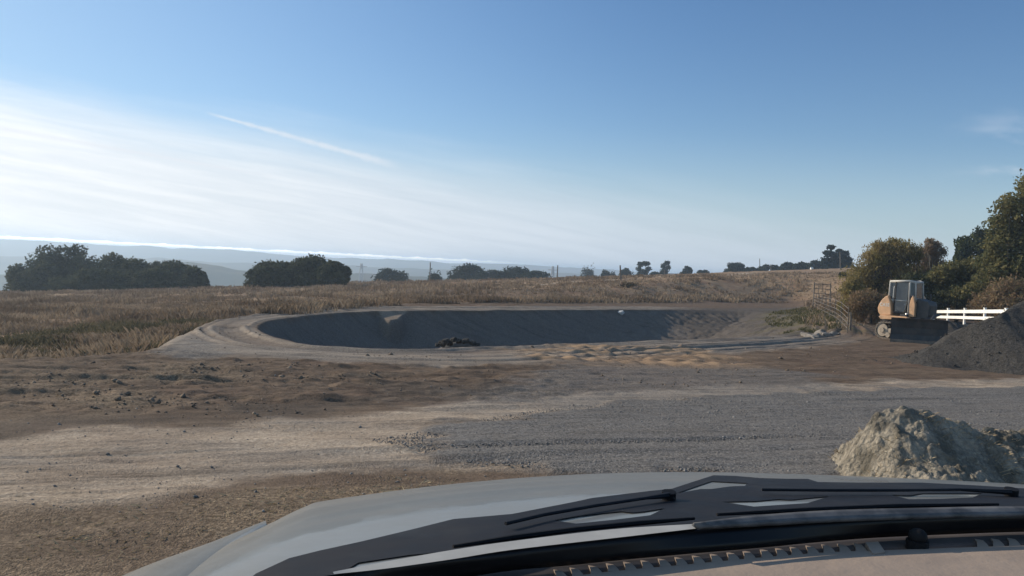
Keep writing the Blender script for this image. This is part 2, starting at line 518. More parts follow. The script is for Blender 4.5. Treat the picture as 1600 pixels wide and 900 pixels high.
def ground_mat():
    m, t, out = new_mat('ground_soil')
    b = t.n('ShaderNodeBsdfPrincipled')
    oc = t.n('ShaderNodeTexCoord').outputs['Object']
    z1 = t.n('ShaderNodeVertexColor', layer_name='zone').outputs[0]
    z2 = t.n('ShaderNodeVertexColor', layer_name='zone_extra').outputs[0]
    g, tan, grass = t.sep(z1)[0:3]
    green, dark, straw = t.sep(z2)[0:3]
    ochre = t.n('ShaderNodeVertexColor', layer_name='zone_extra').outputs[1]
    big = t.noise(oc, 0.35, 5, 0.6); mid = t.noise(oc, 2.2, 6, 0.65)
    fine = t.noise(oc, 26.0, 3, 0.7); wo_ = t.n('ShaderNodeVectorMath', operation='MULTIPLY_ADD'); t.put(wo_.inputs[0], t.noise(oc, 9.0, 4, 0.7, out=1)); wo_.inputs[1].default_value = (.09, .09, .09); t.put(wo_.inputs[2], oc)
    ocw = wo_.outputs[0]; grit = t.voro(ocw, 62.0); gritc = t.voro(ocw, 62.0, out=1)
    # long marks left by blades and tyres, roughly along the road
    sx, sy, sz = t.sep(oc)[0:3]
    mk = t.noise(t.comb(t.m('MULTIPLY', sx, 0.25), t.m('MULTIPLY_ADD', sx, -1.3, t.m('MULTIPLY', sy, 3.2)), 0.0), 1.0, 5, 0.65)
    dirt = t.mix(t.ss(mid, 0.3, 0.7), (0.098, 0.074, 0.058), (0.150, 0.116, 0.090))
    dirt = t.mix(t.ss(mk, 0.50, 0.72), dirt, (0.185, 0.146, 0.112))
    dirt = t.mix(t.ss(mk, 0.48, 0.30), dirt, (0.085, 0.064, 0.050))
    dirt = t.mix(t.m('MULTIPLY', t.ss(big, 0.5, 0.75), 0.5), dirt, (0.155, 0.10, 0.078))
    grav = t.mix(t.sep(gritc)[0], (0.078, 0.081, 0.087), (0.232, 0.234, 0.236))
    grav = t.mix(t.m('MULTIPLY', t.ss(mid, 0.45, 0.75), 0.25), grav, (0.17, 0.155, 0.138))
    grav = t.mix(t.m('MULTIPLY', t.ss(mk, 0.5, 0.3), 0.45), grav, (0.070, 0.068, 0.068))
    tanc = t.mix(t.ss(t.m('MULTIPLY_ADD', t.sep(gritc)[1], .35, t.noise(oc, 14.0, 6, .75)), .38, .95), (0.315, 0.270, 0.222), (0.49, 0.43, 0.36))
    tanc = t.mix(t.m('MULTIPLY', t.ss(mk, 0.50, 0.34), 0.7), tanc, (0.165, 0.145, 0.124))
    tanc = t.mix(t.m('MULTIPLY', t.ss(mid, 0.5, 0.75), 0.4), tanc, (0.36, 0.305, 0.24))
    grs = t.mix(t.ss(mid, 0.3, 0.7), (0.190, 0.140, 0.098), (0.30, 0.235, 0.165))
    grs = t.mix(t.ss(big, 0.42, 0.70), grs, (0.220, 0.150, 0.105))
    c = dirt
    c = t.mix(dark, c, t.mix(mid, (0.060, 0.051, 0.045), (0.100, 0.085, 0.073)))
    c = t.mix(tan, c, tanc)
    c = t.mix(g, c, grav)
    c = t.mix(ochre, c, t.mix(mid, (0.25, 0.180, 0.122), (0.36, 0.27, 0.19)))
    c = t.mix(straw, c, t.mix(t.ss(fine, 0.35, 0.7), (0.120, 0.094, 0.070), (0.255, 0.208, 0.152)))
    c = t.mix(grass, c, grs)
    c = t.mix(green, c, t.mix(fine, (0.070, 0.074, 0.034), (0.135, 0.122, 0.062)))
    c = t.mix(0.75, c, t.mix(t.ss(fine, 0.25, 0.75), (0.62, 0.62, 0.62), (1.36, 1.36, 1.36)), 'MULTIPLY')
    c = t.mix(1.0, c, (1.065, 0.99, 0.895), 'MULTIPLY')
    t.put(b.inputs['Base Color'], c)
    b.inputs['Roughness'].default_value = 0.95
    b.inputs['Specular IOR Level'].default_value = 0.1
    h = t.m('ADD', t.m('MULTIPLY', fine, 0.5), t.m('MULTIPLY', grit, t.m('MULTIPLY_ADD', tan, 0.35, -0.55)))
    h = t.m('ADD', h, t.m('MULTIPLY', t.noise(oc, 7.0, 5, 0.65), 0.6))
    bp = t.n('ShaderNodeBump'); bp.inputs['Distance'].default_value = 0.03
    t.put(bp.inputs['Strength'], t.m('MULTIPLY_ADD', t.ss(t.noise(oc, 1.3, 4, 0.6), .35, .65), .35, .35))
    t.put(bp.inputs['Height'], h)
    t.t.links.new(bp.outputs[0], b.inputs['Normal'])
    t.t.links.new(b.outputs[0], out.inputs[0])
    return m


# ------------------------------------------------------------------ the ground sheet
NC, NR = 960, 1150
uu_ = np.linspace(-1, 1, NC); uu_ = 0.80*uu_+0.75*uu_**5
yy = np.concatenate([np.linspace(-4, 4.5, 18), np.geomspace(4.6, 150, NR-120), np.geomspace(151, 9500, 102)])
UU, YY = np.meshgrid(uu_, yy)
XX = UU*(YY+6.0)
ZZ = ground_z(XX, YY)
NRr = len(yy)


def line_px(pts):
    out = []
    for x, y in pts:
        p = on_ground(x, y); out.append((p.x, p.y))
    return smooth_poly(out, False, 4)


def area_px(pts):
    out = []
    for x, y in pts:
        p = on_ground(x, y); out.append((p.x, p.y))
    return out


def area_mask(pts, soft, seed, wob=0.5, ws=1.2):
    d, _ = seg_dist(XX, YY, pts, True)
    d = np.where(inside(XX, YY, pts), d, -d)
    d = d+wob*fbm(XX/ws, YY/ws, seed, 4)
    return sstep(d, -soft, soft)


_, DPAD, KK = land(XX, YY)
dpit, spit = seg_dist(XX, YY, PIT, True)
SD = np.where(inside(XX, YY, PIT), dpit, -dpit)
ROAD = area_px([(-300, 712), (0, 688), (250, 671), (500, 650), (730, 630), (900, 614), (1100, 604), (1350, 594), (1700, 590), (2200, 600), (2200, 800), (1500, 735), (850, 737), (640, 737), (450, 747), (250, 768), (0, 792), (-300, 815)])
road = area_mask(ROAD, 0.22, 51, 0.55, 1.0)
LOOSE = area_px([(575, 695), (650, 680), (740, 660), (860, 640), (1000, 628), (1300, 612), (1700, 604), (2200, 610), (2200, 800), (1400, 745), (1000, 745), (760, 733), (690, 722), (640, 708)])
loose = area_mask(LOOSE, 0.18, 52, 0.7, 0.9)
APRON = area_px([(700, 632), (800, 575), (900, 560), (1100, 566), (1300, 585), (1300, 640), (900, 645)])
apron = area_mask(APRON, 0.6, 53, 1.6, 1.5)
loopw = (1-KK)*sstep(SD+0.5*fbm(XX/1.5, YY/1.5, 54, 3), -3.7, -2.9)*(1-sstep(SD, -0.25, 0.05))
loopw = loopw*(1-sstep(XX, 9, 17))
rut = vnoise(SD*5.5, spit*0.05, 41)                        # the same marks as the ruts in the height
SLOPE = area_px([(1060, 486), (1150, 480), (1250, 479), (1290, 494), (1275, 515), (1240, 526), (1100, 530)])
slopew = area_mask(SLOPE, 1.0, 79, 2.0, 2.0)
pitw = sstep(SD+0.15*fbm(XX/.5, YY/.5, 55, 2), -0.1, 0.25)
BANK = area_px([(215, 551), (262, 541), (302, 520), (330, 512), (330, 535), (370, 552), (300, 560)])
bank = area_mask(BANK, 0.4, 56, 0.5, 1.0)
TANS = area_px([(760, 548), (900, 541), (1020, 541), (1130, 552), (1160, 570), (1010, 577), (900, 573), (830, 565)])
tans = area_mask(TANS, 0.6, 57, 1.2, 1.3)
DARKS = area_px([(-200, 690), (0, 668), (200, 650), (420, 628), (640, 600), (760, 600), (720, 626), (500, 646), (250, 668), (-200, 706)])
darks = area_mask(DARKS, 0.5, 58, 1.1, 1.2)
FGST = area_px([(-300, 815), (0, 800), (250, 775), (520, 755), (700, 745), (700, 1400), (-300, 1400)])
fgst = area_mask(FGST, 0.35, 59, 0.9, 0.8)
STR2 = area_px([(-200, 600), (0, 580), (150, 562), (280, 560), (330, 600), (150, 625), (0, 650), (-200, 660)])
str2 = area_mask(STR2, 0.8, 60, 2.0, 1.6)
GREEN = area_px([(1195, 500), (1215, 487), (1262, 479), (1300, 490), (1315, 512), (1280, 522), (1235, 522), (1205, 514)])
green = area_mask(GREEN, 1.0, 61, 2.5, 2.0)
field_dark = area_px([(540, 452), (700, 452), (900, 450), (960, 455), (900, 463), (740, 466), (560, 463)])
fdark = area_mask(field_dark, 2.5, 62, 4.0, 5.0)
TRACK = smooth_poly([((x-800)/FPX*yd, yd) for x, yd in [(840, 84), (900, 92), (1000, 104), (1060, 108), (1110, 111), (1145, 121), (1180, 140)]], False, 4)
dtr, _ = seg_dist(XX, YY, TRACK)
track = 1-sstep(dtr+0.5*fbm(XX/2, YY/2, 63, 2), 0.7, 1.6)

GLO = 0.72-0.64*sstep(XX, -9.0, -4.0)
grassw = sstep(KK+0.12*fbm(XX/1.2, YY/1.2, 64, 3), GLO, GLO+0.15)
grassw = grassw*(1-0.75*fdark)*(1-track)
gravel = np.clip(road*(0.35*sstep(fbm(XX/1.4, YY/.6, 65, 4), -.1, .5)), 0, 1)
gravel = np.maximum(gravel, loose*0.93)
gravel = np.maximum(gravel, apron*0.62)
gravel = np.maximum(gravel, pitw*0.55*(1-0.6*green))
gravel = np.maximum(gravel*(1-.6*slopew), slopew*0.30)
shelf_m = area_mask(SHELF, 0.1, 77, 0.1, .5)
gravel = np.maximum(gravel, bank*0.8)*(1-.5*shelf_m)
gravel = np.maximum(gravel, loopw*(0.45+0.35*fbm(XX/2, YY/1, 66, 3)))
tanw = np.clip(np.maximum(road*(1-loose), loopw*0.75), 0, 1)
tanw = np.maximum(np.maximum(tanw, shelf_m*.55), track*0.9)
tanw = tanw*(1-.8*slopew)*(1-loopw*(1-sstep(rut, .25, .62))*.75)
tanw = np.clip(tanw*(0.75+0.5*fbm(XX/1.1, YY/.5, 67, 4)), 0, 1)
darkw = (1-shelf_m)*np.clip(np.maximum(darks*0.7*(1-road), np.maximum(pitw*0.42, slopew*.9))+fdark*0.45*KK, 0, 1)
straw = np.clip(np.maximum(fgst*(0.55+0.7*fbm(XX/.8, YY/.5, 68, 4)), str2*(0.35+0.8*fbm(XX/1.6, YY/1.0, 69, 4))), 0, 1)*(1-KK)
greenw = np.clip(green*(0.6+0.9*fbm(XX/1.5, YY/1.5, 70, 3)), 0, 1)*(1-0.4*pitw)
streak = sstep(vnoise(XX*0.55+YY*0.25, YY*2.6-XX*0.25, 72), 0.42, 0.62)
ochre = np.clip(tans*(0.25+0.75*streak), 0, 1)
gravel = gravel*(1-0.8*ochre); tanw = tanw*(1-0.5*ochre)
tread = np.abs(((XX*1.9+YY*0.8+0.5*fbm(XX/1.5, YY/1.5, 73, 2)) % 1.0)-0.5)
ZZ = ZZ+tans*(0.10*(tread-.25)*sstep(vnoise(XX*.5+9, YY*.7, 74), .4, .65)+0.05*streak)
# loose gravel lies a little proud of the road
ZZ = ZZ+0.035*loose+road*(0.035*sstep(vnoise(XX*.35+5, YY*.5, 83), .35, .7)*(vnoise((YY-.4*XX)*4.2+.5*fbm(XX/3, YY/3, 76, 2), XX*.12, 71)-.5)+.012*(vnoise((YY-.4*XX)*13, XX*.25, 78)-.5))

V = np.stack([XX, YY, ZZ], -1).reshape(-1, 3)
idx = np.arange(NRr*NC).reshape(NRr, NC)
Fq = np.stack([idx[:-1, :-1], idx[:-1, 1:], idx[1:, 1:], idx[1:, :-1]], -1).reshape(-1, 4)
ground = np_mesh('ground', V, Fq, ground_mat(), smooth=True)
tag(ground, kind='structure')
one = np.ones_like(XX)
for nm, chans in (('zone', (gravel, tanw, grassw, one)), ('zone_extra', (greenw, darkw, straw, ochre))):
    at = ground.data.color_attributes.new(nm, 'FLOAT_COLOR', 'POINT')
    at.data.foreach_set('color', np.stack(chans, -1).astype(np.float32).ravel())

# ------------------------------------------------------------------ distant hills
HILL = leaf_mat('hill_scrub', (0.075, 0.080, 0.050), (0.125, 0.110, 0.070), (0.06, 0.065, 0.04), 0.0, 0.012)


def ridge(name, Y, px, depth, seed, amp, mat=HILL, n=260, rows=26, x_pad=None):
    """a hill range: crest follows photo pixels px at depth Y, flanks fall to the valley"""
    xs = np.array([p[0] for p in px], float); ys = np.array([p[1] for p in px], float)
    cx = np.linspace(xs[0], xs[-1], n); cyv = np.interp(cx, xs, ys)
    P = np.array([tuple(at_y(a, b, Y)) for a, b in zip(cx, cyv)])
    P[:, 2] += amp*fbm(P[:, 0]/(Y*0.035), P[:, 0]*0+seed, seed, 5, 0.55)
    vv = []
    for r in np.linspace(-1, 1, rows):
        k = (1-abs(r)**1.3)
        dep = Y+r*depth+amp*4*fbm(P[:, 0]/(Y*0.06), P[:, 0]*0+r*3, seed+3, 3)*(1-k)
        wob = amp*1.6*fbm(P[:, 0]/(Y*0.03), P[:, 0]*0+r*4.0, seed+7, 4)*(1-k)*k*4
        z = -66+(P[:, 2]+66)*k+wob
        vv.append(np.stack([P[:, 0]*dep/Y, dep, z], -1))
    vv = np.concatenate(vv)
    ii = np.arange(rows*n).reshape(rows, n)
    fq = np.stack([ii[:-1, :-1], ii[:-1, 1:], ii[1:, 1:], ii[1:, :-1]], -1).reshape(-1, 4)
    return tag(np_mesh(name, vv, fq, mat, smooth=True), kind='structure')


ridge('far_hills', 2500, [(-500, 352), (-200, 364), (0, 374), (60, 375.5), (150, 380), (260, 386), (330, 388), (400, 393), (470, 399), (520, 402), (580, 404), (607, 402.5), (640, 406), (700, 411), (760, 410), (800, 412), (860, 417), (950, 419), (1000, 424), (1100, 430), (1300, 441)], 700, 81, 5.0)
ridge('middle_hills', 1600, [(-500, 405), (-200, 398), (0, 400), (120, 404), (250, 402), (330, 408), (420, 412), (520, 414), (600, 417), (700, 421), (800, 423), (930, 428), (1010, 431), (1100, 436)], 400, 82, 3.4)
ridge('near_hills', 850, [(-500, 420), (-200, 424), (0, 430), (100, 430), (180, 420), (250, 410), (300, 407.5), (340, 413), (372, 421), (420, 424), (480, 428), (560, 427), (640, 430), (720, 437), (800, 440)], 200, 83, 1.4)

# ------------------------------------------------------------------ haze
hm, ht, ho = new_mat('valley_haze')
pv = ht.n('ShaderNodeVolumePrincipled')
pv.inputs['Color'].default_value = (0.62, 0.80, 1.0, 1)
pv.inputs['Density'].default_value = 5.5e-4
pv.inputs['Anisotropy'].default_value = 0.35
ht.t.links.new(pv.outputs[0], ho.inputs['Volume'])
hb = MB(); hb.box((0, 2900, -28), (13000, 6200, 92)); haze = hb.build('haze', hm)
tag(haze, kind='stuff')

# ------------------------------------------------------------------ trees
M_OAK = leaf_mat('oak_leaves', (0.041, 0.051, 0.029), (0.071, 0.077, 0.041), (0.098, 0.094, 0.050), 0.28)
M_FAR = leaf_mat('dark_evergreen_leaves', (0.022, 0.034, 0.020), (0.036, 0.048, 0.027), (0.048, 0.056, 0.03), 0.15, 0.4)
M_EUC = leaf_mat('eucalyptus_leaves', (0.035, 0.048, 0.034), (0.055, 0.068, 0.046), (0.07, 0.078, 0.05), 0.2, 0.4)
M_CYP = leaf_mat('cypress_leaves', (0.014, 0.022, 0.016), (0.026, 0.036, 0.022), (0.034, 0.042, 0.026), 0.1, 0.5)
M_WIL = leaf_mat('willow_leaves', (0.174, 0.155, 0.060), (0.260, 0.194, 0.090), (0.348, 0.279, 0.120), 0.42, 0.7)
M_BRN = leaf_mat('dry_brush_leaves', (0.194, 0.134, 0.084), (0.268, 0.191, 0.118), (0.154, 0.140, 0.072), 0.35, 0.6)
M_BIG = leaf_mat('broadleaf_leaves', (0.092, 0.101, 0.049), (0.160, 0.150, 0.068), (0.230, 0.192, 0.089), 0.38, 0.5)
M_PINE = leaf_mat('pine_needles', (0.033, 0.048, 0.025), (0.063, 0.076, 0.036), (0.090, 0.095, 0.048), 0.2, 0.5)
M_RED = leaf_mat('russet_leaves', (0.194, 0.133, 0.097), (0.265, 0.194, 0.125), (0.171, 0.162, 0.094), 0.42, 0.6)
M_BARK = simple('bark', (0.075, 0.060, 0.048), 0.9, var=0.35, scale=6, bump=0.6)
M_PBARK = simple('pale_bark', (0.16, 0.14, 0.115), 0.9, var=0.3, scale=6, bump=0.4)


def leaves(lobes, n, size, rng, shell=0.30, droop=0.0, aspect=0.55, rough=0.28):
    """leaf faces spread through the outer part of uneven lobes -> verts, faces"""
    L = np.array(lobes, float)
    area = (L[:, 3]*L[:, 4]+L[:, 3]*L[:, 5]+L[:, 4]*L[:, 5])
    cnt = rng.multinomial(n, area/area.sum())
    C = []
    for (cx, cy, cz, rx, ry, rz), k in zip(L, cnt):
        if k == 0: continue
        d = rng.normal(size=(k, 3)); d /= np.linalg.norm(d, axis=1)[:, None]+1e-9
        ph = rng.uniform(0, 6.28, 6)
        az = np.arctan2(d[:, 1], d[:, 0]); el = d[:, 2]
        b = 1+rough*(np.sin(3*az+ph[0])*np.cos(3*el+ph[1])+0.7*np.sin(7*az+ph[2]+4*el)*np.cos(6*el+ph[3]))*0.7
        # gaps between leaf clumps
        g = np.sin(9*az+ph[4])*np.sin(8*el+ph[5])
        r = b*(1-np.abs(rng.normal(size=k))*shell)*np.where(g > 0.25, 0.86, 1.0)
        r = np.clip(r, 0.05, 1.5)
        C.append(np.stack([cx+d[:, 0]*rx*r, cy+d[:, 1]*ry*r, cz+d[:, 2]*rz*r], -1))
    C = np.concatenate(C); k = len(C)
    a = rng.normal(size=(k, 3)); a[:, 2] -= droop*2.0; a /= np.linalg.norm(a, axis=1)[:, None]+1e-9
    b = np.cross(a, rng.normal(size=(k, 3))); b /= np.linalg.norm(b, axis=1)[:, None]+1e-9
    s = size*rng.uniform(0.55, 1.35, k)[:, None]
    A = a*s; B = b*s*aspect
    v = np.stack([C-A, C+B*0.9, C+A, C-B], 1).reshape(-1, 3)
    f = np.arange(k*4).reshape(k, 4)
    return v, f, C


def dome(wd, dp, h, n, rng, low=0.12, spread=0.8, lob=(0.26, 0.42)):
    out = []
    for i in range(n):
        t = rng.uniform(0, 2*math.pi); q = math.sqrt(rng.uniform(0, 1))*spread
        x = math.cos(t)*q; y = math.sin(t)*q
        hmax = math.sqrt(max(0.0, 1-q*q*0.95))
        z = rng.uniform(low, 1.0)*hmax if i > 3 else hmax*0.92
        r = rng.uniform(*lob)
        out.append((x*wd/2*(1-r*0.5), y*dp/2*(1-r*0.5), max(h*(z-r*0.45), h*r*0.35), r*wd/2, r*dp/2, r*h*0.62))
    return out


def branch_tubes(mb, h, targets, r0, rng, lean=0.1, z_split=0.3):
    top = Vector((rng.normal()*lean*h*0.3, rng.normal()*lean*h*0.3, h*0.62))
    mid = Vector((top.x*0.4, top.y*0.4, h*z_split))
    mb.tube([(0, 0, -0.4), mid*0.5, mid, top], [r0*1.25, r0, r0*0.8, r0*0.35], 8)
    for tx in targets:
        tv = Vector(tx); st = mid.lerp(top, rng.uniform(0, 0.7))
        m1 = st.lerp(tv, 0.5)+Vector((rng.normal()*0.1, rng.normal()*0.1, 0.12*h*rng.uniform(0, 1)))*0.5
        mb.tube([st, m1, tv], [r0*0.42, r0*0.26, r0*0.08], 6)


TREE_RNG = np.random.default_rng(7)


def tree(name, label, cat, base, h, lobes, n, size, mat, bark=M_BARK, r0=0.2, group=None, seed=0, droop=0.0, aspect=0.55, shell=0.30, rough=0.28, nb=6, twigs=0):
    rng = np.random.default_rng(1000+seed)
    root = empty(name, base, 0, label, cat, group)
    v, f, C = leaves(lobes, n, size, rng, shell, droop, aspect, rough)
    v[:, 2] = np.maximum(v[:, 2], 0.02+0.0*v[:, 2])
    np_mesh('crown', v, f, mat, root)
    mb = MB()
    tg = [tuple(l[:3]) for l in lobes[:nb]]
    branch_tubes(mb, h, tg, r0, rng)
    for _ in range(twigs):
        c = C[rng.integers(len(C))]; l = lobes[rng.integers(min(nb, len(lobes)))]
        mb.tube([tuple(l[:3]), tuple((np.array(l[:3])+c)/2+rng.normal(size=3)*0.1), tuple(c)], [0.03, 0.02, 0.008], 4, False)
    mb.build('trunk', bark, root, smooth=True)
    return root


def tree_px(name, label, cat, x0, x1, ytop, Y, n, size, mat, lobn=12, seed=0, dp=None, low=0.12, lob=(0.30, 0.46), yb=None, **kw):
    xc = (x0+x1)/2
    pt = at_y(xc, ytop, Y)
    wd = (x1-x0)/FPX*Y
    zb = gz(pt.x, Y)
    h = pt.z-zb
    lift = max(0.0, at_y(xc, yb, Y).z-zb) if yb else 0.0     # how much of it the brow of the hill hides
    rng = np.random.default_rng(seed+50)
    lobes = [(a, b, c+lift, d, e, f) for a, b, c, d, e, f in dome(wd, dp or min(wd, (h-lift)*1.6), h-lift, lobn, rng, low, lob=lob)]
    if lift > 1:
        for q in (-.28, 0, .28): lobes.append((q*wd, 0, lift*0.8, wd*.26, wd*.24, max(lift*.5, wd*.12)))
    return tree(name, label, cat, (pt.x, Y, zb), h, lobes, n, size, mat, seed=seed, **kw)


G1 = 'oaks of the long grove by the valley'
oaks1 = [
    (22, 95, 402, 116, 'low oak at the valley end of the long grove', 1),
    (45, 165, 381, 121, 'tallest dark oak with a flat top in the long grove', 2),
    (80, 205, 417, 108, 'low round oak standing in front of the tallest oak', 3),
    (150, 225, 394, 120, 'mid height oak stepping down beside the tallest oak', 4),
    (195, 268, 401, 116, 'broad oak in the middle of the long grove', 5),
    (205, 285, 420, 110, 'low front oak under the middle of the long grove', 6),
    (245, 312, 404, 118, 'oak with a ragged top near the open end of the long grove', 7),
    (290, 331, 417, 114, 'small open oak with bare branches ending the long grove', 8)]
for x0, x1, yt, Y, lb, s in oaks1:
    tree_px('oak_tree', lb, 'tree', x0-8, x1+(8 if x1 < 320 else 0), yt, Y, 21000 if s in (2, 3, 5) else 12000, 0.22, M_OAK, 24, seed=s, group=G1, low=0.03, r0=0.25, lob=(.24, .50), shell=.22, rough=.34)
G2 = 'oaks of the round grove beside the field shadow'
for x0, x1, yt, Y, lb, s in [
    (382, 450, 411, 104, 'dark oak on the valley side of the round grove', 11),
    (405, 480, 398, 108, 'tall oak with a leafy top in the round grove', 12),
    (455, 530, 399, 106, 'widest oak crowning the middle of the round grove', 13),
    (500, 556, 408, 104, 'oak with ragged outer boughs ending the round grove', 14)]:
    tree_px('oak_tree', lb, 'tree', x0-(0 if x0 < 390 else 10), x1+(8 if x1 < 550 else 0), yt, Y, 15000, 0.21, M_OAK, 26, seed=s, group=G2, low=0.02, r0=0.25, lob=(.24, .50), shell=.22, rough=.34)

G3 = 'trees along the skyline behind the field'
sky_trees = [
    ('oak_tree', 585, 640, 418, 200, 2500, .30, M_FAR, 10, 'twin topped low oak alone behind the field edge', 21),
    ('oak_tree', 668, 691, 427, 200, 1200, .26, M_FAR, 6, 'tiny round oak beside a leaning utility pole', 22),
    ('evergreen_tree', 698, 766, 412, 215, 4200, .30, M_FAR, 14, 'tallest rounded evergreen starting the dark hedge row', 23),
    ('evergreen_tree', 738, 800, 418, 212, 2600, .30, M_FAR, 9, 'lower evergreen in the dip of the dark hedge row', 24),
    ('evergreen_tree', 776, 836, 417, 215, 3200, .30, M_FAR, 11, 'bushy evergreen past the dip of the dark hedge row', 25),
    ('evergreen_tree', 812, 866, 422, 212, 2600, .30, M_FAR, 10, 'low evergreen ending the dark hedge row by the pylon', 26),
    ('broadleaf_tree', 907, 931, 419, 330, 1800, .36, M_EUC, 9, 'hazy blue green tree standing apart from the dark trees', 27),
    ('broadleaf_tree', 939, 955, 421, 260, 1500, .30, M_FAR, 7, 'small dark tree with a rounded head behind the track', 28),
    ('broadleaf_tree', 950, 964, 427, 260, 900, .28, M_FAR, 5, 'dwarf bushy tree under the small round headed tree', 29),
    ('broadleaf_tree', 966, 992, 418, 250, 1900, .30, M_EUC, 8, 'loose tree directly behind the nearest utility pole', 30),
    ('shrub', 1013, 1036, 424, 240, 1500, .28, M_FAR, 7, 'dark hedge shrub between the two tall eucalyptus trees', 33),
    ('broadleaf_tree', 1067, 1083, 414, 250, 1300, .26, M_FAR, 6, 'small lollipop shaped tree on the bare skyline', 35),
    ('shrub', 1060, 1075, 425, 240, 700, .26, M_FAR, 4, 'low bush under the lollipop shaped tree', 36),
    ('shrub', 1088, 1112, 421, 240, 1400, .26, M_FAR, 6, 'rounded bush between the lollipop tree and the ridge wood', 37),
    ('broadleaf_tree', 1128, 1168, 408, 235, 3400, .26, M_FAR, 12, 'tall spreading tree starting the ridge wood', 38),
    ('broadleaf_tree', 1158, 1186, 416, 232, 2000, .26, M_FAR, 8, 'lower tree next to the spreading ridge tree', 39),
    ('broadleaf_tree', 1184, 1206, 413, 232, 1700, .26, M_EUC, 7, 'flat topped tree by the tall mast on the ridge', 40),
    ('broadleaf_tree', 1202, 1222, 414, 230, 1500, .26, M_FAR, 6, 'small tree behind the wooden ridge pole', 41),
    ('evergreen_tree', 1214, 1250, 410, 225, 3000, .26, M_FAR, 10, 'dense evergreen at the low end of the ridge hedge', 42),
    ('evergreen_tree', 1236, 1272, 408, 220, 3000, .26, M_FAR, 10, 'dense evergreen in the middle of the ridge hedge', 43),
    ('evergreen_tree', 1260, 1296, 406, 215, 3000, .26, M_FAR, 10, 'dense evergreen at the cypress end of the ridge hedge', 44)]
for nm, x0, x1, yt, Y, n, sz, mt, lb_n, lb, s in sky_trees:
    tree_px(nm, lb, 'shrub' if nm == 'shrub' else 'tree', x0, x1, yt, Y, int(n*2.2), sz, mt, lb_n+3, seed=s, group=G3, low=0.02, r0=0.25, nb=4, rough=0.36, lob=(.34, .5), shell=.22, yb=(439 if x0 < 900 else 437 if x0 < 1000 else float(np.interp(x0, [1000, 1100, 1200, 1300], [435, 431, 427.5, 423]))))


def tall_tree(name, label, x0, x1, ytop, Y, spec, n, size, mat, seed, r0=0.3, **kw):
    """a tree whose boughs are given as (x px, y px, rx px, ry px) lobes"""
    xc = (x0+x1)/2; b = at_y(xc, ytop, Y); zb = gz(b.x, Y); h = b.z-zb
    lobes = []
    rng = np.random.default_rng(seed)
    for (px, py, rx, ry) in spec:
        p = at_y(px, py, Y); k = Y/FPX
        lobes.append((p.x-b.x, rng.normal()*rx*k*0.35, p.z-zb, rx*k, rx*k, ry*k))
    return tree(name, label, 'tree', (b.x, Y, zb), h, lobes, n, size, mat, seed=seed, r0=r0, **kw)


tall_tree('eucalyptus_tree', 'tall eucalyptus with see-through double crown on the skyline', 993, 1018, 408, 245,
          [(1001, 413, 6, 4.5), (1010, 412, 6, 4), (998, 420, 5, 4), (1013, 420, 5, 4), (1005, 426, 9, 6), (1003, 432, 11, 6)], 2600, .26, M_EUC, 31, bark=M_PBARK, group=G3)
tall_tree('eucalyptus_tree', 'narrow leaning eucalyptus beside the dark hedge shrub', 1030, 1048, 408, 245,
          [(1042, 411, 5, 3.5), (1036, 416, 4.5, 4), (1045, 418, 4, 4), (1038, 424, 7, 5), (1037, 430, 8, 5)], 2200, .26, M_EUC, 34, bark=M_PBARK, group=G3)
tall_tree('cypress_tree', 'black wind-shaped cypress with one high tuft on the ridge', 1287, 1312, 383, 190,
          [(1298, 386.5, 6, 4), (1294, 396, 8, 5), (1305, 400, 7, 6), (1292, 408, 8, 7), (1303, 412, 10, 9), (1297, 420, 12, 8)], 5000, .24, M_CYP, 45, group=G3, rough=0.4)
tall_tree('cypress_tree', 'second black cypress behind the roadside pole', 1305, 1332, 391, 192,
          [(1311, 393, 6, 4), (1322, 396, 7, 4), (1315, 404, 9, 7), (1326, 406, 7, 6), (1320, 416, 12, 9)], 4500, .24, M_CYP, 46, group=G3, rough=0.4)

# nearer trees and brush at the right
G4 = 'trees and brush behind the bulldozer'
tall_tree('willow_tree', 'broad olive brown willow towering behind the farm gate', 1318, 1432, 374, 58,
          [(1345, 428, 22, 20), (1360, 404, 22, 18), (1383, 394, 24, 18), (1407, 389, 24, 15), (1426, 399, 18, 16), (1400, 415, 36, 24), (1358, 440, 34, 24), (1415, 440, 40, 26), (1334, 452, 24, 22), (1375, 460, 40, 22), (1372, 384, 12, 9), (1395, 379, 13, 8)],
          32000, .105, M_WIL, 61, r0=.2, group=G4, rough=.5, shell=.5, droop=.6, aspect=.34, twigs=140)
tall_tree('willow_tree', 'russet brown willow between the broad willow and the thin tree', 1420, 1475, 386, 60,
          [(1440, 398, 15, 11), (1452, 410, 18, 14), (1466, 416, 16, 13), (1438, 420, 20, 16), (1460, 434, 28, 18), (1425, 440, 24, 18)],
          9500, .10, M_RED, 62, r0=.15, group=G4, rough=.5, shell=.55, droop=.6, aspect=.34, twigs=90)
tall_tree('birch_tree', 'thin see-through tree with a few russet leaves', 1440, 1482, 371, 56,
          [(1455, 377, 10, 6), (1468, 383, 10, 7), (1448, 388, 10, 8), (1475, 394, 7, 9), (1460, 396, 13, 9), (1452, 408, 10, 8)], 2300, .09, M_RED, 63, r0=.09, bark=M_PBARK, group=G4, twigs=120, droop=.4, aspect=.4, shell=.5)
tall_tree('shrub', 'dense green shrub rising above the white fence', 1455, 1545, 408, 54,
          [(1470, 430, 20, 13), (1490, 421, 22, 14), (1513, 417, 22, 14), (1535, 416, 22, 15), (1480, 447, 34, 18), (1520, 442, 36, 22), (1500, 462, 46, 18)],
          20000, .105, M_BIG, 64, r0=.12, group=G4, rough=.46, shell=.4)
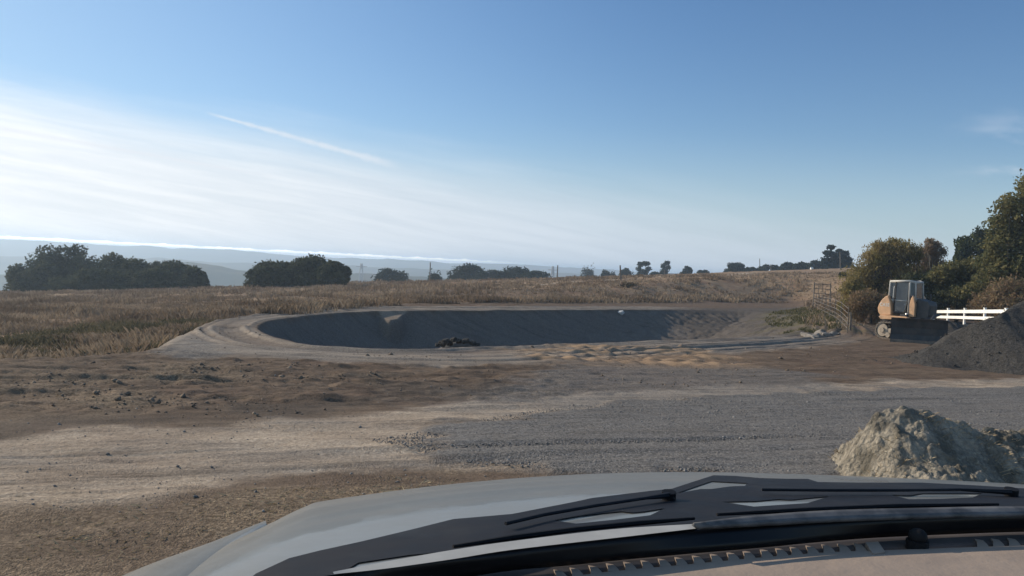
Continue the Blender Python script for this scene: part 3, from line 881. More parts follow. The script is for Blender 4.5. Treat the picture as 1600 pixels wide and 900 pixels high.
tree_px('pine_tree', 'distant pine with layered boughs beside the giant tree', 'tree', 1484, 1536, 366, 84, 11000, .16, M_PINE, 13, seed=65, group=G4, low=0.2, r0=.25, rough=.5)
tree_px('pine_tree', 'second distant pine half hidden by the giant tree', 'tree', 1512, 1580, 352, 82, 12000, .16, M_PINE, 13, seed=66, group=G4, low=0.2, r0=.25, rough=.5)
tall_tree('broadleaf_tree', 'giant dark green tree reaching out of the picture', 1560, 1720, 270, 50,
          [(1610, 296, 26, 20), (1640, 280, 36, 24), (1580, 322, 26, 20), (1620, 330, 40, 30), (1572, 352, 24, 20), (1610, 370, 46, 30), (1565, 385, 26, 22), (1580, 412, 42, 26), (1630, 420, 50, 34), (1560, 440, 36, 22), (1600, 462, 50, 26), (1690, 330, 50, 50), (1700, 420, 50, 50)],
          42000, .115, M_BIG, 67, r0=.35, group=G4, rough=.46, shell=.38, twigs=60)
tree_px('shrub', 'brown bramble bush hugging the foot of the giant tree', 'shrub', 1520, 1640, 428, 46, 16000, .095, M_BRN, 18, seed=68, group=G4, low=0.02, r0=.1, rough=.42, droop=.3, aspect=.35)
tree_px('shrub', 'brown bramble bush right behind the white fence', 'shrub', 1445, 1550, 446, 62, 20000, .09, M_BRN, 18, seed=69, group=G4, low=0.02, r0=.08, rough=.42, droop=.3, aspect=.35)
tree_px('shrub', 'shaded dark shrub directly behind the cab', 'shrub', 1380, 1485, 424, 55, 18000, .10, M_OAK, 18, seed=70, group=G4, low=0.02, r0=.1, rough=.4)
tree_px('shrub', 'tangled brown thicket between the gate and the bulldozer', 'shrub', 1316, 1412, 446, 47, 20000, .085, M_BRN, 18, seed=71, group=G4, low=0.02, r0=.08, rough=.42, droop=.3, aspect=.3)
tree_px('shrub', 'olive thicket climbing the bank behind the gate', 'shrub', 1304, 1362, 428, 56, 9000, .10, M_WIL, 14, seed=72, group=G4, low=0.02, r0=.08, rough=.4, droop=.3, aspect=.35)
tree_px('shrub', 'small dark round bush on the slope above the farm gate', 'shrub', 1305, 1324, 426, 92, 1600, .13, M_FAR, 6, seed=73, group=G4, low=0.02, r0=.06)
tree_px('shrub', 'bare russet bush alone in the middle of the field', 'shrub', 962, 1000, 440, 76, 1300, .13, M_RED, 9, seed=74, low=0.02, r0=.05, droop=.3, aspect=.25, twigs=40, shell=.5)

# ------------------------------------------------------------------ poles, pylons, far sheds
M_WOOD = simple('weathered_wood', (0.13, 0.11, 0.09), 0.9, var=0.3, scale=5)
M_STEEL = simple('galvanised_steel', (0.22, 0.23, 0.24), 0.6, 0.5)
M_WHITE = simple('white_paint', (0.78, 0.78, 0.75), 0.55, var=0.06, scale=3)


def pole(label, xb, xt, ytop, Y, r, arm=0.0):
    t = at_y(xt, ytop, Y); b = at_y(xb, ytop+40, Y)
    zb = gz(b.x, Y)-0.3
    s = empty('utility_pole', (b.x, Y, zb), 0, label, 'utility pole', 'utility poles across the field')
    MB().tube([(0, 0, 0), (t.x-b.x, 0, t.z-zb)], [r, r*0.7], 8).build('post', M_WOOD, s)
    if arm:
        MB().box((t.x-b.x, 0, t.z-zb-0.5), (arm, 0.12, 0.14)).build('crossarm', M_WOOD, s)


pole('utility pole leaning beside the tiny round oak', 671, 672.5, 410, 180, 0.16)
pole('leaning utility pole next to the pylon past the hedge row', 869.5, 871.5, 414.5, 170, 0.16)
pole('nearest utility pole, standing in front of the loose tree', 969.5, 969, 414.5, 92, 0.11)
pole('tall thin mast above the ridge wood', 1187, 1187, 404, 235, 0.14)
pole('pale wooden pole in front of the ridge wood', 1204, 1204, 413, 190, 0.12, 1.6)
pole('pole standing in front of the black cypresses', 1312.5, 1312.5, 394, 160, 0.13)
pole('short pole in front of the leaning eucalyptus', 1038.5, 1038.5, 421, 210, 0.13)


def pylon(label, xc, ytop, Y, wbase):
    t = at_y(xc, ytop, Y); zb = gz(t.x, Y); h = t.z-zb
    s = empty('transmission_tower', (t.x, Y, zb), 0.3, label, 'pylon', 'lattice pylons in the valley')
    mb = MB()
    lv = [0, .25, .48, .68, .85, 1.0]; wd = [1, .72, .5, .34, .26, .12]
    for sx in (-1, 1):
        for sy in (-1, 1):
            mb.tube([(sx*wbase/2*w_, sy*wbase/2*w_, h*l) for l, w_ in zip(lv, wd)], 0.35, 5)
    for i in range(5):
        for sy in (-1, 1):
            mb.tube([(-wbase/2*wd[i], sy*wbase/2*wd[i], h*lv[i]), (wbase/2*wd[i+1], sy*wbase/2*wd[i+1], h*lv[i+1])], 0.22, 4)
            mb.tube([(wbase/2*wd[i], sy*wbase/2*wd[i], h*lv[i]), (-wbase/2*wd[i+1], sy*wbase/2*wd[i+1], h*lv[i+1])], 0.22, 4)
    mb.build('lattice_mast', M_STEEL, s)
    for l in (.72, .84, .95):
        MB().box((0, 0, h*l), (wbase*0.95, 0.6, 0.6)).build('crossarm', M_STEEL, s)


pylon('lattice pylon seen past the round grove', 565, 411.5, 760, 11)
pylon('lattice pylon at the end of the dark hedge row', 864, 416, 720, 9)


def shed(label, x0, x1, ytop, Y, mat_w, mat_r, roofh, group=None):
    p = at_y((x0+x1)/2, ytop, Y); wd = (x1-x0)/FPX*Y; zb = gz(p.x, Y)-0.5; h = p.z-zb
    s = empty('shed', (p.x, Y, zb), 0.25, label, 'shed', group)
    MB().box((0, 0, (h-roofh)/2), (wd, wd*0.8, h-roofh)).build('wall', mat_w, s)
    MB().prism([(-wd*.45, h-roofh), (wd*.45, h-roofh), (0, h)], 0, -wd*.53, wd*.53).build('roof', mat_r, s)
    MB().box((wd*0.1, -wd*0.405, h*0.3), (wd*0.28, 0.05, h*0.55)).build('door', M_WOOD, s)


M_GREYROOF = simple('grey_roof_sheet', (0.25, 0.26, 0.27), 0.6)
shed('long grey barn between the eucalyptus and the lollipop tree', 1045, 1072, 427.5, 262, M_GREYROOF, M_GREYROOF, 0.8)
shed('taller white shed standing in front of the ridge hedge', 1266.5, 1270.5, 417.5, 195, M_WHITE, M_WHITE, 0.3)
shed('lower white shed next to the taller one on the ridge', 1263, 1266, 421.5, 194, M_WHITE, M_WHITE, 0.2)

# ------------------------------------------------------------------ grass and loose stones
M_GRASS = leaf_mat('dry_grass_blades', (0.180, 0.132, 0.092), (0.35, 0.275, 0.195), (0.15, 0.112, 0.078), 0.25, 0.16)
M_GREENG = leaf_mat('green_grass_blades', (0.070, 0.074, 0.032), (0.115, 0.105, 0.052), (0.17, 0.145, 0.085), 0.22, 0.5)
M_STRAW = leaf_mat('straw_litter', (0.30, 0.235, 0.15), (0.44, 0.36, 0.24), (0.20, 0.15, 0.10), 0.2, 2.0)


def sample_field(n, y0, y1, rng, amax=0.86):
    Y = 1/np.sqrt(rng.uniform(1/y1**2, 1/y0**2, n)) if False else np.exp(rng.uniform(math.log(y0), math.log(y1), n))
    X = rng.uniform(-amax, amax, n)*Y
    return X, Y


def blades(name, X, Y, h, wd, rng, mat, nb=5, lean=0.5, spread=0.10):
    Z = ground_z(X, Y)
    k = len(X)*nb
    bx = np.repeat(X, nb)+rng.normal(size=k)*np.repeat(spread*np.maximum(h/0.3, .4), nb)
    by = np.repeat(Y, nb)+rng.normal(size=k)*np.repeat(spread*np.maximum(h/0.3, .4), nb)
    bz = np.repeat(Z, nb)-0.03
    hh = np.repeat(h, nb)*rng.uniform(0.5, 1.15, k); ww = np.repeat(wd, nb)*rng.uniform(.6, 1.4, k)
    az = rng.uniform(0, 2*np.pi, k); ln = rng.uniform(0.05, lean, k); la = rng.uniform(0, 2*np.pi, k)
    ux, uy = np.cos(az)*ww, np.sin(az)*ww
    tx, ty = np.cos(la)*ln*hh, np.sin(la)*ln*hh
    v = np.stack([np.stack([bx-ux, by-uy, bz], -1), np.stack([bx+ux, by+uy, bz], -1),
                  np.stack([bx+tx+ux*.5, by+ty+uy*.5, bz+hh*.8], -1), np.stack([bx+tx*1.6-ux*.2, by+ty*1.6-uy*.2, bz+hh], -1)], 1).reshape(-1, 3)
    f = np.arange(k*4).reshape(k, 4)
    return tag(np_mesh(name, v, f, mat), kind='stuff')


rng = np.random.default_rng(3)
X, Y = sample_field(150000, 13, 128, rng)
_, dp_, kk_ = land(X, Y)
keep = kk_ > (0.90-0.80*sstep(X, -9.0, -4.0))
dd_, _ = seg_dist(X, Y, TRACK)
keep &= dd_ > 1.3
keep &= ~((inside(X, Y, field_dark)) & (rng.uniform(size=len(X)) < .7))
keep &= rng.uniform(size=len(X)) < (0.15+1.7*(fbm(X/6, Y/6, 91, 4)+0.45))
keep &= ~(inside(X, Y, GREEN) & (rng.uniform(size=len(X)) < .75))
X, Y = X[keep], Y[keep]
hgt = (0.14+0.34*np.clip(fbm(X/3, Y/3, 92, 4)*1.6+.4, 0, 1)**1.5)*np.where(X < -6, 1.05, 0.85)
blades('dry_grass', X, Y, hgt, 0.008+0.00045*Y, rng, M_GRASS, 5)
# taller fringe of grass along the outer edge of the gravel loop
n = 9000
ii = rng.integers(0, len(PAD_LINE)-1, n); tt = rng.uniform(size=n)
PL = np.array(PAD_LINE)
X = PL[ii, 0]*(1-tt)+PL[ii+1, 0]*tt+rng.normal(size=n)*0.6; Y = PL[ii, 1]*(1-tt)+PL[ii+1, 1]*tt+np.abs(rng.normal(size=n))*1.5+0.8
keep = (Y > 31) & (np.abs(X/Y) < .8)
X, Y = X[keep], Y[keep]
keep = fbm(X/2, Y/2, 95, 3) > -0.15
X, Y = X[keep], Y[keep]
blades('edge_grass', X, Y, np.full(len(X), 0.34)*(0.6+0.8*rng.uniform(size=len(X))), 0.008+0.0004*Y, rng, M_GRASS, 5)
# green regrowth on the bank by the gate
gx = np.array(GREEN)
X = rng.uniform(gx[:, 0].min()-1, gx[:, 0].max()+1, 9000); Y = rng.uniform(gx[:, 1].min()-1, gx[:, 1].max()+1, 9000)
keep = inside(X, Y, GREEN) & (fbm(X/2, Y/2, 96, 3) > -.1)
blades('green_grass', X[keep], Y[keep], np.full(keep.sum(), .16), np.full(keep.sum(), .02), rng, M_GREENG, 5)
BANKW = area_px([(-150, 520), (0, 522), (150, 522), (260, 516), (318, 508), (300, 521), (262, 541), (200, 551), (120, 557), (0, 562), (-150, 572)])
bw = np.array(BANKW)
X = rng.uniform(bw[:, 0].min(), bw[:, 0].max(), 26000); Y = rng.uniform(bw[:, 1].min(), bw[:, 1].max(), 26000)
keep = (fbm(X/3, Y/3, 99, 3) > -.25) & (land(X, Y)[2] > .75) & (seg_dist(X, Y, PAD_LINE)[0] < 7.5)
M_SHADE_GRASS = leaf_mat('shaded_grass_blades', (0.085, 0.080, 0.050), (0.13, 0.115, 0.072), (0.19, 0.155, 0.10), 0.3, 0.5)  # shade below the bank put in as darker blades
blades('shaded_grass', X[keep], Y[keep], 0.22+.2*rng.uniform(size=keep.sum()), np.full(keep.sum(), .016), rng, M_SHADE_GRASS, 5)
# straw litter and stubble on the bare soil
X, Y = sample_field(60000, 4.2, 26, rng, 0.75)
st = np.clip(np.where(inside(X, Y, FGST), 0.9, 0)+np.where(inside(X, Y, STR2), 0.45, 0)+0.012, 0, 1)
keep = (rng.uniform(size=len(X)) < st*np.clip(0.5+1.2*fbm(X/1.1, Y/.8, 97, 3), 0, 1)) & (land(X, Y)[2] < .2)
X, Y = X[keep], Y[keep]
blades('straw_litter', X, Y, 0.018+0.03*rng.uniform(size=len(X)), np.full(len(X), .0022)+0.0001*Y, rng, M_STRAW, 3, 2.4, .16)

M_STONE = leaf_mat('gravel_stones', (0.13, 0.126, 0.122), (0.20, 0.19, 0.18), (0.30, 0.285, 0.265), 0.0, 3.0)
M_CLOD = leaf_mat('soil_clods', (0.14, 0.108, 0.082), (0.20, 0.158, 0.122), (0.26, 0.215, 0.17), 0.0, 1.0)
OCT = np.array([(1, 0, 0), (0, 1, 0), (-1, 0, 0), (0, -1, 0), (0, 0, 1), (0, 0, -1)], float)
OCF = np.array([(0, 1, 4), (1, 2, 4), (2, 3, 4), (3, 0, 4), (1, 0, 5), (2, 1, 5), (3, 2, 5), (0, 3, 5)])


def stones(name, X, Y, r, rng, mat, zfn=None):
    Z = (zfn or ground_z)(X, Y)+r*0.25
    k = len(X)
    v = OCT[None]*rng.uniform(0.6, 1.25, (k, 6, 1))*r[:, None, None]
    v += rng.normal(size=(k, 6, 3))*r[:, None, None]*0.22
    a = rng.uniform(0, 6.28, k); c, s = np.cos(a)[:, None], np.sin(a)[:, None]
    vx = v[:, :, 0]*c-v[:, :, 1]*s; vy = v[:, :, 0]*s+v[:, :, 1]*c
    v = np.stack([vx+X[:, None], vy+Y[:, None], v[:, :, 2]*0.75+Z[:, None]], -1).reshape(-1, 3)
    f = (OCF[None]+(np.arange(k)*6)[:, None, None]).reshape(-1, 3)
    return tag(np_mesh(name, v, f, mat), kind='stuff')


X, Y = sample_field(90000, 5.2, 14, rng, 0.75)
pr = np.where(inside(X, Y, LOOSE), 1.0, np.where(inside(X, Y, ROAD), 0.02, 0.015))
keep = rng.uniform(size=len(X)) < pr
X, Y = X[keep], Y[keep]
stones('gravel', X, Y, rng.uniform(0.004, 0.010, len(X))+0.012*rng.uniform(size=len(X))**12, rng, M_STONE, lambda a, b: ground_z(a, b)+0.03*inside(a, b, LOOSE))
X, Y = sample_field(11000, 8.5, 34, rng, 0.75)
sdp, _ = seg_dist(X, Y, PIT, True)
keep = (~inside(X, Y, ROAD)) & (land(X, Y)[2] < .25) & (rng.uniform(size=len(X)) < np.clip(.25+1.6*fbm(X/2.2, Y/1.2, 98, 3), 0, 1)) & (sdp > .3)
X, Y = X[keep], Y[keep]
stones('soil_clods', X, Y, rng.uniform(0.008, 0.022, len(X))+0.04*rng.uniform(size=len(X))**16, rng, M_CLOD)


# ------------------------------------------------------------------ heaps and rocks
def heap(name, label, cat, top_px, Y, yf, yb, mat, seed, lump, lump_s, xs_n=150, ys_n=80, grain=0.0, power=1.2):
    """a loose heap: crest follows photo pixels at depth Y; flanks fall to the ground in front and behind"""
    xs = np.array([p[0] for p in top_px], float); tp = np.array([p[1] for p in top_px], float)
    P = [at_y(a, b, Y) for a, b in zip(xs, tp)]
    px = np.array([p.x for p in P]); pz = np.array([p.z for p in P])
    gx = np.linspace(px[0], px[-1], xs_n); crest = np.interp(gx, px, pz)
    gy = np.linspace(yf, yb, ys_n)
    GX, GY = np.meshgrid(gx, gy)
    g0 = ground_z(GX, GY, False)
    H = np.maximum(crest[None]-g0, 0)
    GYw = GY+0.05*(yb-yf)*fbm(GX/1.3, GX*0+seed, seed, 3)
    t = np.where(GYw < Y, (Y-GYw)/(Y-yf), (GYw-Y)/(yb-Y))
    t = t/np.maximum(np.clip(H/H.max(), .25, 1)**0.7, .25)
    k = np.clip(1-t, 0, 1)**power
    k = k*(1-0.25*(1-k))
    Z = g0-0.06*(1-k)+H*k*1.01
    edge = np.clip(k*5, 0, 1)
    Z = Z+edge*lump*(fbm(GX/lump_s, GY/lump_s, seed+1, 4, .6)+0.8*np.abs(fbm(GX/(lump_s*.45), GY/(lump_s*.45), seed+2, 3, .6))-.25)
    Xj = GX+edge*lump*0.5*fbm(GX/lump_s*1.7, GY/lump_s*1.7, seed+5, 3)
    Yj = GY+edge*lump*0.5*fbm(GX/lump_s*1.7, GY/lump_s*1.7, seed+6, 3)
    vv = np.stack([Xj, Yj, Z], -1).reshape(-1, 3)
    i = np.arange(xs_n*ys_n).reshape(ys_n, xs_n)
    fq = np.stack([i[:-1, :-1], i[:-1, 1:], i[1:, 1:], i[1:, :-1]], -1).reshape(-1, 4)
    o = np_mesh(name, vv, fq, mat, smooth=True)
    tag(o, label, cat)
    return o, vv


def clay_mat():
    m, t, out = new_mat('pale_clay')
    b = t.n('ShaderNodeBsdfPrincipled')
    oc = t.n('ShaderNodeTexCoord').outputs['Object']
    n1 = t.noise(oc, 4.5, 6, .65); n2 = t.noise(oc, 30, 4, .7); v = t.voro(oc, 22)
    c = t.mix(t.ss(n1, .35, .65), (0.160, 0.143, 0.116), (0.31, 0.275, 0.222))
    c = t.mix(t.m('MULTIPLY', t.ss(n2, .5, .7), .6), c, (0.42, 0.375, 0.29))
    c = t.mix(t.m('MULTIPLY', t.ss(t.noise(oc, 2.4, 5, .6), .48, .62), .8), c, (0.078, 0.071, 0.057))
    t.put(b.inputs['Base Color'], c); b.inputs['Roughness'].default_value = .95; b.inputs['Specular IOR Level'].default_value = .1
    bp = t.n('ShaderNodeBump'); bp.inputs['Strength'].default_value = 1.0; bp.inputs['Distance'].default_value = .03
    t.put(bp.inputs['Height'], t.m('ADD', n2, t.m('MULTIPLY', v, -.9)))
    t.t.links.new(bp.outputs[0], b.inputs['Normal']); t.t.links.new(b.outputs[0], out.inputs[0])
    return m


def darkgravel_mat():
    m, t, out = new_mat('dark_gravel_heap')
    b = t.n('ShaderNodeBsdfPrincipled')
    oc = t.n('ShaderNodeTexCoord').outputs['Object']
    vc = t.voro(oc, 34, out=1); v = t.noise(oc, 40, 3, .7); n1 = t.noise(oc, 1.2, 5, .6)
    c = t.mix(t.sep(vc)[0], (0.034, 0.032, 0.030), (0.085, 0.080, 0.074))
    c = t.mix(t.m('MULTIPLY', t.ss(n1, .45, .7), .5), c, (0.062, 0.056, 0.049))
    t.put(b.inputs['Base Color'], c); b.inputs['Roughness'].default_value = .95; b.inputs['Specular IOR Level'].default_value = .15
    bp = t.n('ShaderNodeBump'); bp.inputs['Strength'].default_value = 1.0; bp.inputs['Distance'].default_value = .06
    t.put(bp.inputs['Height'], t.m('ADD', t.m('MULTIPLY', v, 0.6), t.noise(oc, 6, 5, .7)))
    t.t.links.new(bp.outputs[0], b.inputs['Normal']); t.t.links.new(b.outputs[0], out.inputs[0])
    return m


M_CLAY, M_DGRAV = clay_mat(), darkgravel_mat()
ch, cv = heap('clay_heap', 'pale lumpy clay heap with straw beside the gravel road', 'dirt heap',
     [(1285, 790), (1310, 742), (1332, 700), (1354, 662), (1378, 641), (1402, 634), (1432, 636), (1468, 646), (1500, 658), (1520, 667), (1560, 676), (1600, 668), (1660, 664), (1760, 700), (1850, 800)], 7.4, 5.9, 8.6, M_CLAY, 101, 0.09, 0.26, 260, 170, power=0.95)
go, gv = heap('gravel_heap', 'large dark gravel heap hiding the end of the white fence', 'gravel heap',
     [(1350, 600), (1390, 578), (1420, 560), (1460, 538), (1500, 510), (1550, 490), (1600, 474), (1660, 455), (1720, 450), (1820, 480), (1950, 560)], 22.0, 17.6, 27.5, M_DGRAV, 111, 0.06, 0.7, 240, 130, power=1.05)
q = cv[np.random.default_rng(5).integers(0, len(cv), 7000)]
k = q[:, 2] > ground_z(q[:, 0], q[:, 1], False)+.03
q = q[k]; k = fbm(q[:, 0]*2.5, q[:, 1]*2.5, 88, 3) > -.05; q = q[k]
_gz = ground_z
ground_z = lambda a, b, fine=True: np.interp(np.arange(len(a)), np.arange(len(q)), q[:, 2])
st_ = blades('straw', q[:, 0], q[:, 1], np.full(len(q), .045), np.full(len(q), .0022), np.random.default_rng(6), M_STRAW, 2, 1.6, .01)
ground_z = _gz
st_.parent = ch
rg = np.random.default_rng(12)
q = gv[rg.integers(0, len(gv), 9000)]+rg.normal(size=(9000, 3))*(.05, .05, 0)
k = q[:, 2] > ground_z(q[:, 0], q[:, 1], False)+.05
q = q[k]
lo = stones('loose_stones', q[:, 0], q[:, 1], rg.uniform(.008, .020, len(q))+.03*rg.uniform(size=len(q))**16, rg, leaf_mat('heap_stones', (.045, .043, .041), (.08, .076, .071), (.13, .125, .117), 0, 2.0), lambda a, b: q[:, 2])
lo.parent = go
heap('dark_mound', 'low dark mound added for the shade between the bulldozer blade and the gravel heap', 'dirt heap',
     [(1440, 540), (1460, 512), (1480, 502), (1500, 504), (1520, 508), (1550, 520)], 35.5, 33.0, 38.0, M_DGRAV, 121, 0.08, 0.5, 90, 50)  # added dark mound standing in for the shade beside the blade
M_ROCKG = simple('grey_rock', (0.20, 0.195, 0.185), .95, var=.35, scale=5, bump=.8)
M_ROCKP = simple('pale_rock', (0.20, 0.18, 0.16), .95, var=.3, scale=5, bump=.8)


def rock(name, label, px, py, r, mat, seed, group=None, sq=(1, .8, .6)):
    p = on_ground(px, py); rg_ = np.random.default_rng(seed)
    bm = bmesh.new(); bmesh.ops.create_icosphere(bm, subdivisions=3, radius=1.0)
    ph = rg_.uniform(0, 6.28, 6)
    for v in bm.verts:
        c = v.co; k = 1+.18*math.sin(3*c.x+ph[0])*math.sin(3*c.y+ph[1])+.12*math.sin(6*c.z+ph[2]+3*c.x)+.08*math.sin(9*c.y+ph[3])
        q = c*k
        q = Vector([max(-.8, min(.8, x)) for x in q])
        v.co = Vector((q.x*r*sq[0], q.y*r*sq[1], q.z*r*sq[2]))
    me = bpy.data.meshes.new(name); bm.to_mesh(me); bm.free(); me.materials.append(mat)
    o = bpy.data.objects.new(name, me); col.objects.link(o)
    o.location = (p.x, p.y, p.z+r*sq[2]*.3); o.rotation_euler = (rg_.uniform(-.3, .3), rg_.uniform(-.3, .3), rg_.uniform(0, 6))
    return tag(o, label, 'rock', group)


GR1 = 'grey rubble under the bank of the lower field'
for i, (px, py, r) in enumerate([(128, 549, .16), (137, 546, .20), (148, 545, .28), (158, 543, .24), (167, 541, .34), (178, 541, .26), (190, 540, .22), (201, 539, .26), (212, 538, .20), (222, 536, .15), (60, 556, .2), (48, 557, .26)]):
    rock('rock', 'grey rubble stone at the foot of the bank below the dry grass', px, py, r, M_ROCKG, 200+i, GR1)
GR2 = 'pale rocks at the foot of the gate bank'
for i, (px, py, r) in enumerate([(1282, 524, .30), (1275, 526, .2), (1290, 525, .22), (1297, 524, .16), (1303, 523, .18), (1309, 523, .13)]):
    rock('rock', 'pale rock in the row at the foot of the green bank', px, py, r, M_ROCKP, 230+i, GR2)
rock('rock', 'long flat pale stone lying at the end of the rock row', 1266, 527, .5, M_ROCKP, 240, sq=(1.2, .5, .22))
rock('rock', 'white chunk of rubble on the far slope of the pit', 970, 490, .26, simple('white_rubble', (.45, .45, .44), .9), 241)
heap('dark_mound', 'small dark soil pile on the near lip of the pit', 'dirt heap',
     [(672, 552), (690, 541), (700, 535), (712, 531), (722, 529.5), (735, 532), (748, 539), (765, 548)], 20.6, 19.6, 22.5, simple('dark_soil', (.075, .068, .062), .95, var=.4, scale=6, bump=.8), 131, 0.06, 0.3, 60, 50)
GR3 = 'dark clods heaped at the near lip of the pit'
for i, (px, py, r) in enumerate([(684, 539, .09), (691, 537, .12), (697, 534, .14), (703, 537, .1), (709, 531, .12), (717, 533, .1), (727, 533, .12), (738, 536, .1), (746, 538, .08)]):
    o = rock('soil_clod', 'dark clod in the pile at the near lip of the pit', px, py, r, M_DGRAV, 250+i, GR3)
    o.location = at_y(px, py, 20.1)
# ------------------------------------------------------------------ white fence
def white_fence():
    Y = 54.0; YR = 37.0
    def dep(x): return 1/((1/Y)+(1/YR-1/Y)*(x-1452.5)/(1620-1452.5))
    pl = at_y(1452.5, 486.5, Y)
    s = empty('white_fence', (pl.x, Y, gz(pl.x, Y)), 0, 'white two rail fence ending behind the gravel heap', 'fence')
    O = Vector(s.location)
    def bar(xa, ya, xb, yb, hgt):
        a = at_y(xa, ya, dep(xa))-O; b = at_y(xb, yb, dep(xb))-O
        d = b-a; rot = d.to_track_quat('X', 'Z').to_matrix()
        MB().box((a+b)/2, (d.length, .045, hgt), rot, .006).build('rail', M_WHITE, s)
    bar(1452.5, 487.0, 1620, 486.3, .19)
    bar(1455, 494.8, 1620, 499.5, .17)
    for x in (1458, 1480, 1506, 1537, 1570):
        t = at_y(x, 482.0 if x != 1537 else 481.5, dep(x))-O
        zb = gz(t.x+O.x, t.y+O.y)-O.z-.2
        mb = MB(); mb.box((t.x+.08, t.y, (t.z+zb)/2), (.11, .11, t.z-zb), None, .006)
        mb.box((t.x+.08, t.y, t.z+.012), (.14, .14, .03), None, .006)
        mb.build('post', M_WHITE, s)


white_fence()

# ------------------------------------------------------------------ farm gate and pipe fence on the bank
M_PIPE = simple('weathered_pipe', (0.15, 0.13, 0.11), .8, 0, var=.3, scale=3)


def gate():
    Y = 66.0
    a = at_y(1271.5, 461, Y); b = at_y(1297, 461, Y)
    zb = gz(a.x, Y)
    s = empty('farm_gate', (a.x, Y, zb), 0, 'old pipe farm gate with bars on the grassy slope', 'gate')
    wd = b.x-a.x; h = at_y(1271.5, 441, Y).z-zb
    for x in (0, wd):
        MB().tube([(x, 0, -.3), (x, 0, h)], .05, 8).build('post', M_PBARK, s)
    mb = MB()
    for k in range(5): mb.tube([(0, 0, h*(.18+.19*k)), (wd, 0, h*(.18+.19*k))], .028, 6)
    for x in (.28, .5, .72): mb.tube([(wd*x, 0, h*.18), (wd*x, 0, h*.94)], .022, 6)
    mb.build('gate_bars', M_PIPE, s)
    p0 = at_y(1272, 459, Y-1.0); p1 = at_y(1324, 519, 35.5)
    f = empty('pipe_fence', (p1.x, p1.y, gz(p1.x, p1.y)), 0, 'five bar pipe fence running down the bank from the gate', 'fence')
    O = Vector(f.location)
    N = 9
    path = []
    for i in range(N):
        t = i/(N-1); q = p1.lerp(p0, t); q.z = gz(q.x, q.y); path.append(q-O)
    for k in range(5):
        MB().tube([q+Vector((0, 0, .22+.22*k)) for q in path], .012, 6).build('rail', M_PIPE, f)
    for i in range(N):
        MB().tube([path[i]+Vector((0, 0, -.3)), path[i]+Vector((0, 0, 1.2))], .022, 6).build('post', M_WOOD, f)
    e = at_y(1329.5, 488, 37.0); zb = gz(e.x, 37.0)
    o = MB().tube([(0, 0, -.3), (.01, 0, .6), (-.02, 0, e.z-zb)], [.06, .055, .045], 8).build('fence_post', M_PBARK, None, loc=(e.x, 37.0, zb))
    tag(o, 'single pale wooden post at the low end of the pipe fence', 'post')


gate()

# ------------------------------------------------------------------ bulldozer
M_ORANGE = simple('faded_orange_paint', (0.62, 0.365, 0.195), .55, var=.10, scale=3, dirt=(.30, .20, .13), dirt_amt=.45)
M_CABW = simple('cab_frame_cream', (0.42, 0.40, 0.36), .5, var=.12, scale=4)
M_BLACKM = simple('black_machine_paint', (0.035, 0.035, 0.036), .6, var=.3, scale=4, dirt=(.09, .075, .06), dirt_amt=.5)
M_TRACK = simple('muddy_track_steel', (0.16, 0.135, 0.11), .8, .2, var=.35, scale=6, dirt=(.26, .21, .16), dirt_amt=.6)
M_SPROCK = simple('dusty_track_frame', (0.40, 0.33, 0.25), .8, 0, var=.25, scale=5)
M_DGLASS = simple('tinted_cab_glass', (0.03, 0.04, 0.047), .2, 0, var=.1, spec=.6)
M_LETTER = simple('white_lettering', (.75, .74, .70), .6, var=.05)
M_CHROME = simple('bright_hydraulic_steel', (.45, .44, .42), .3, .8)


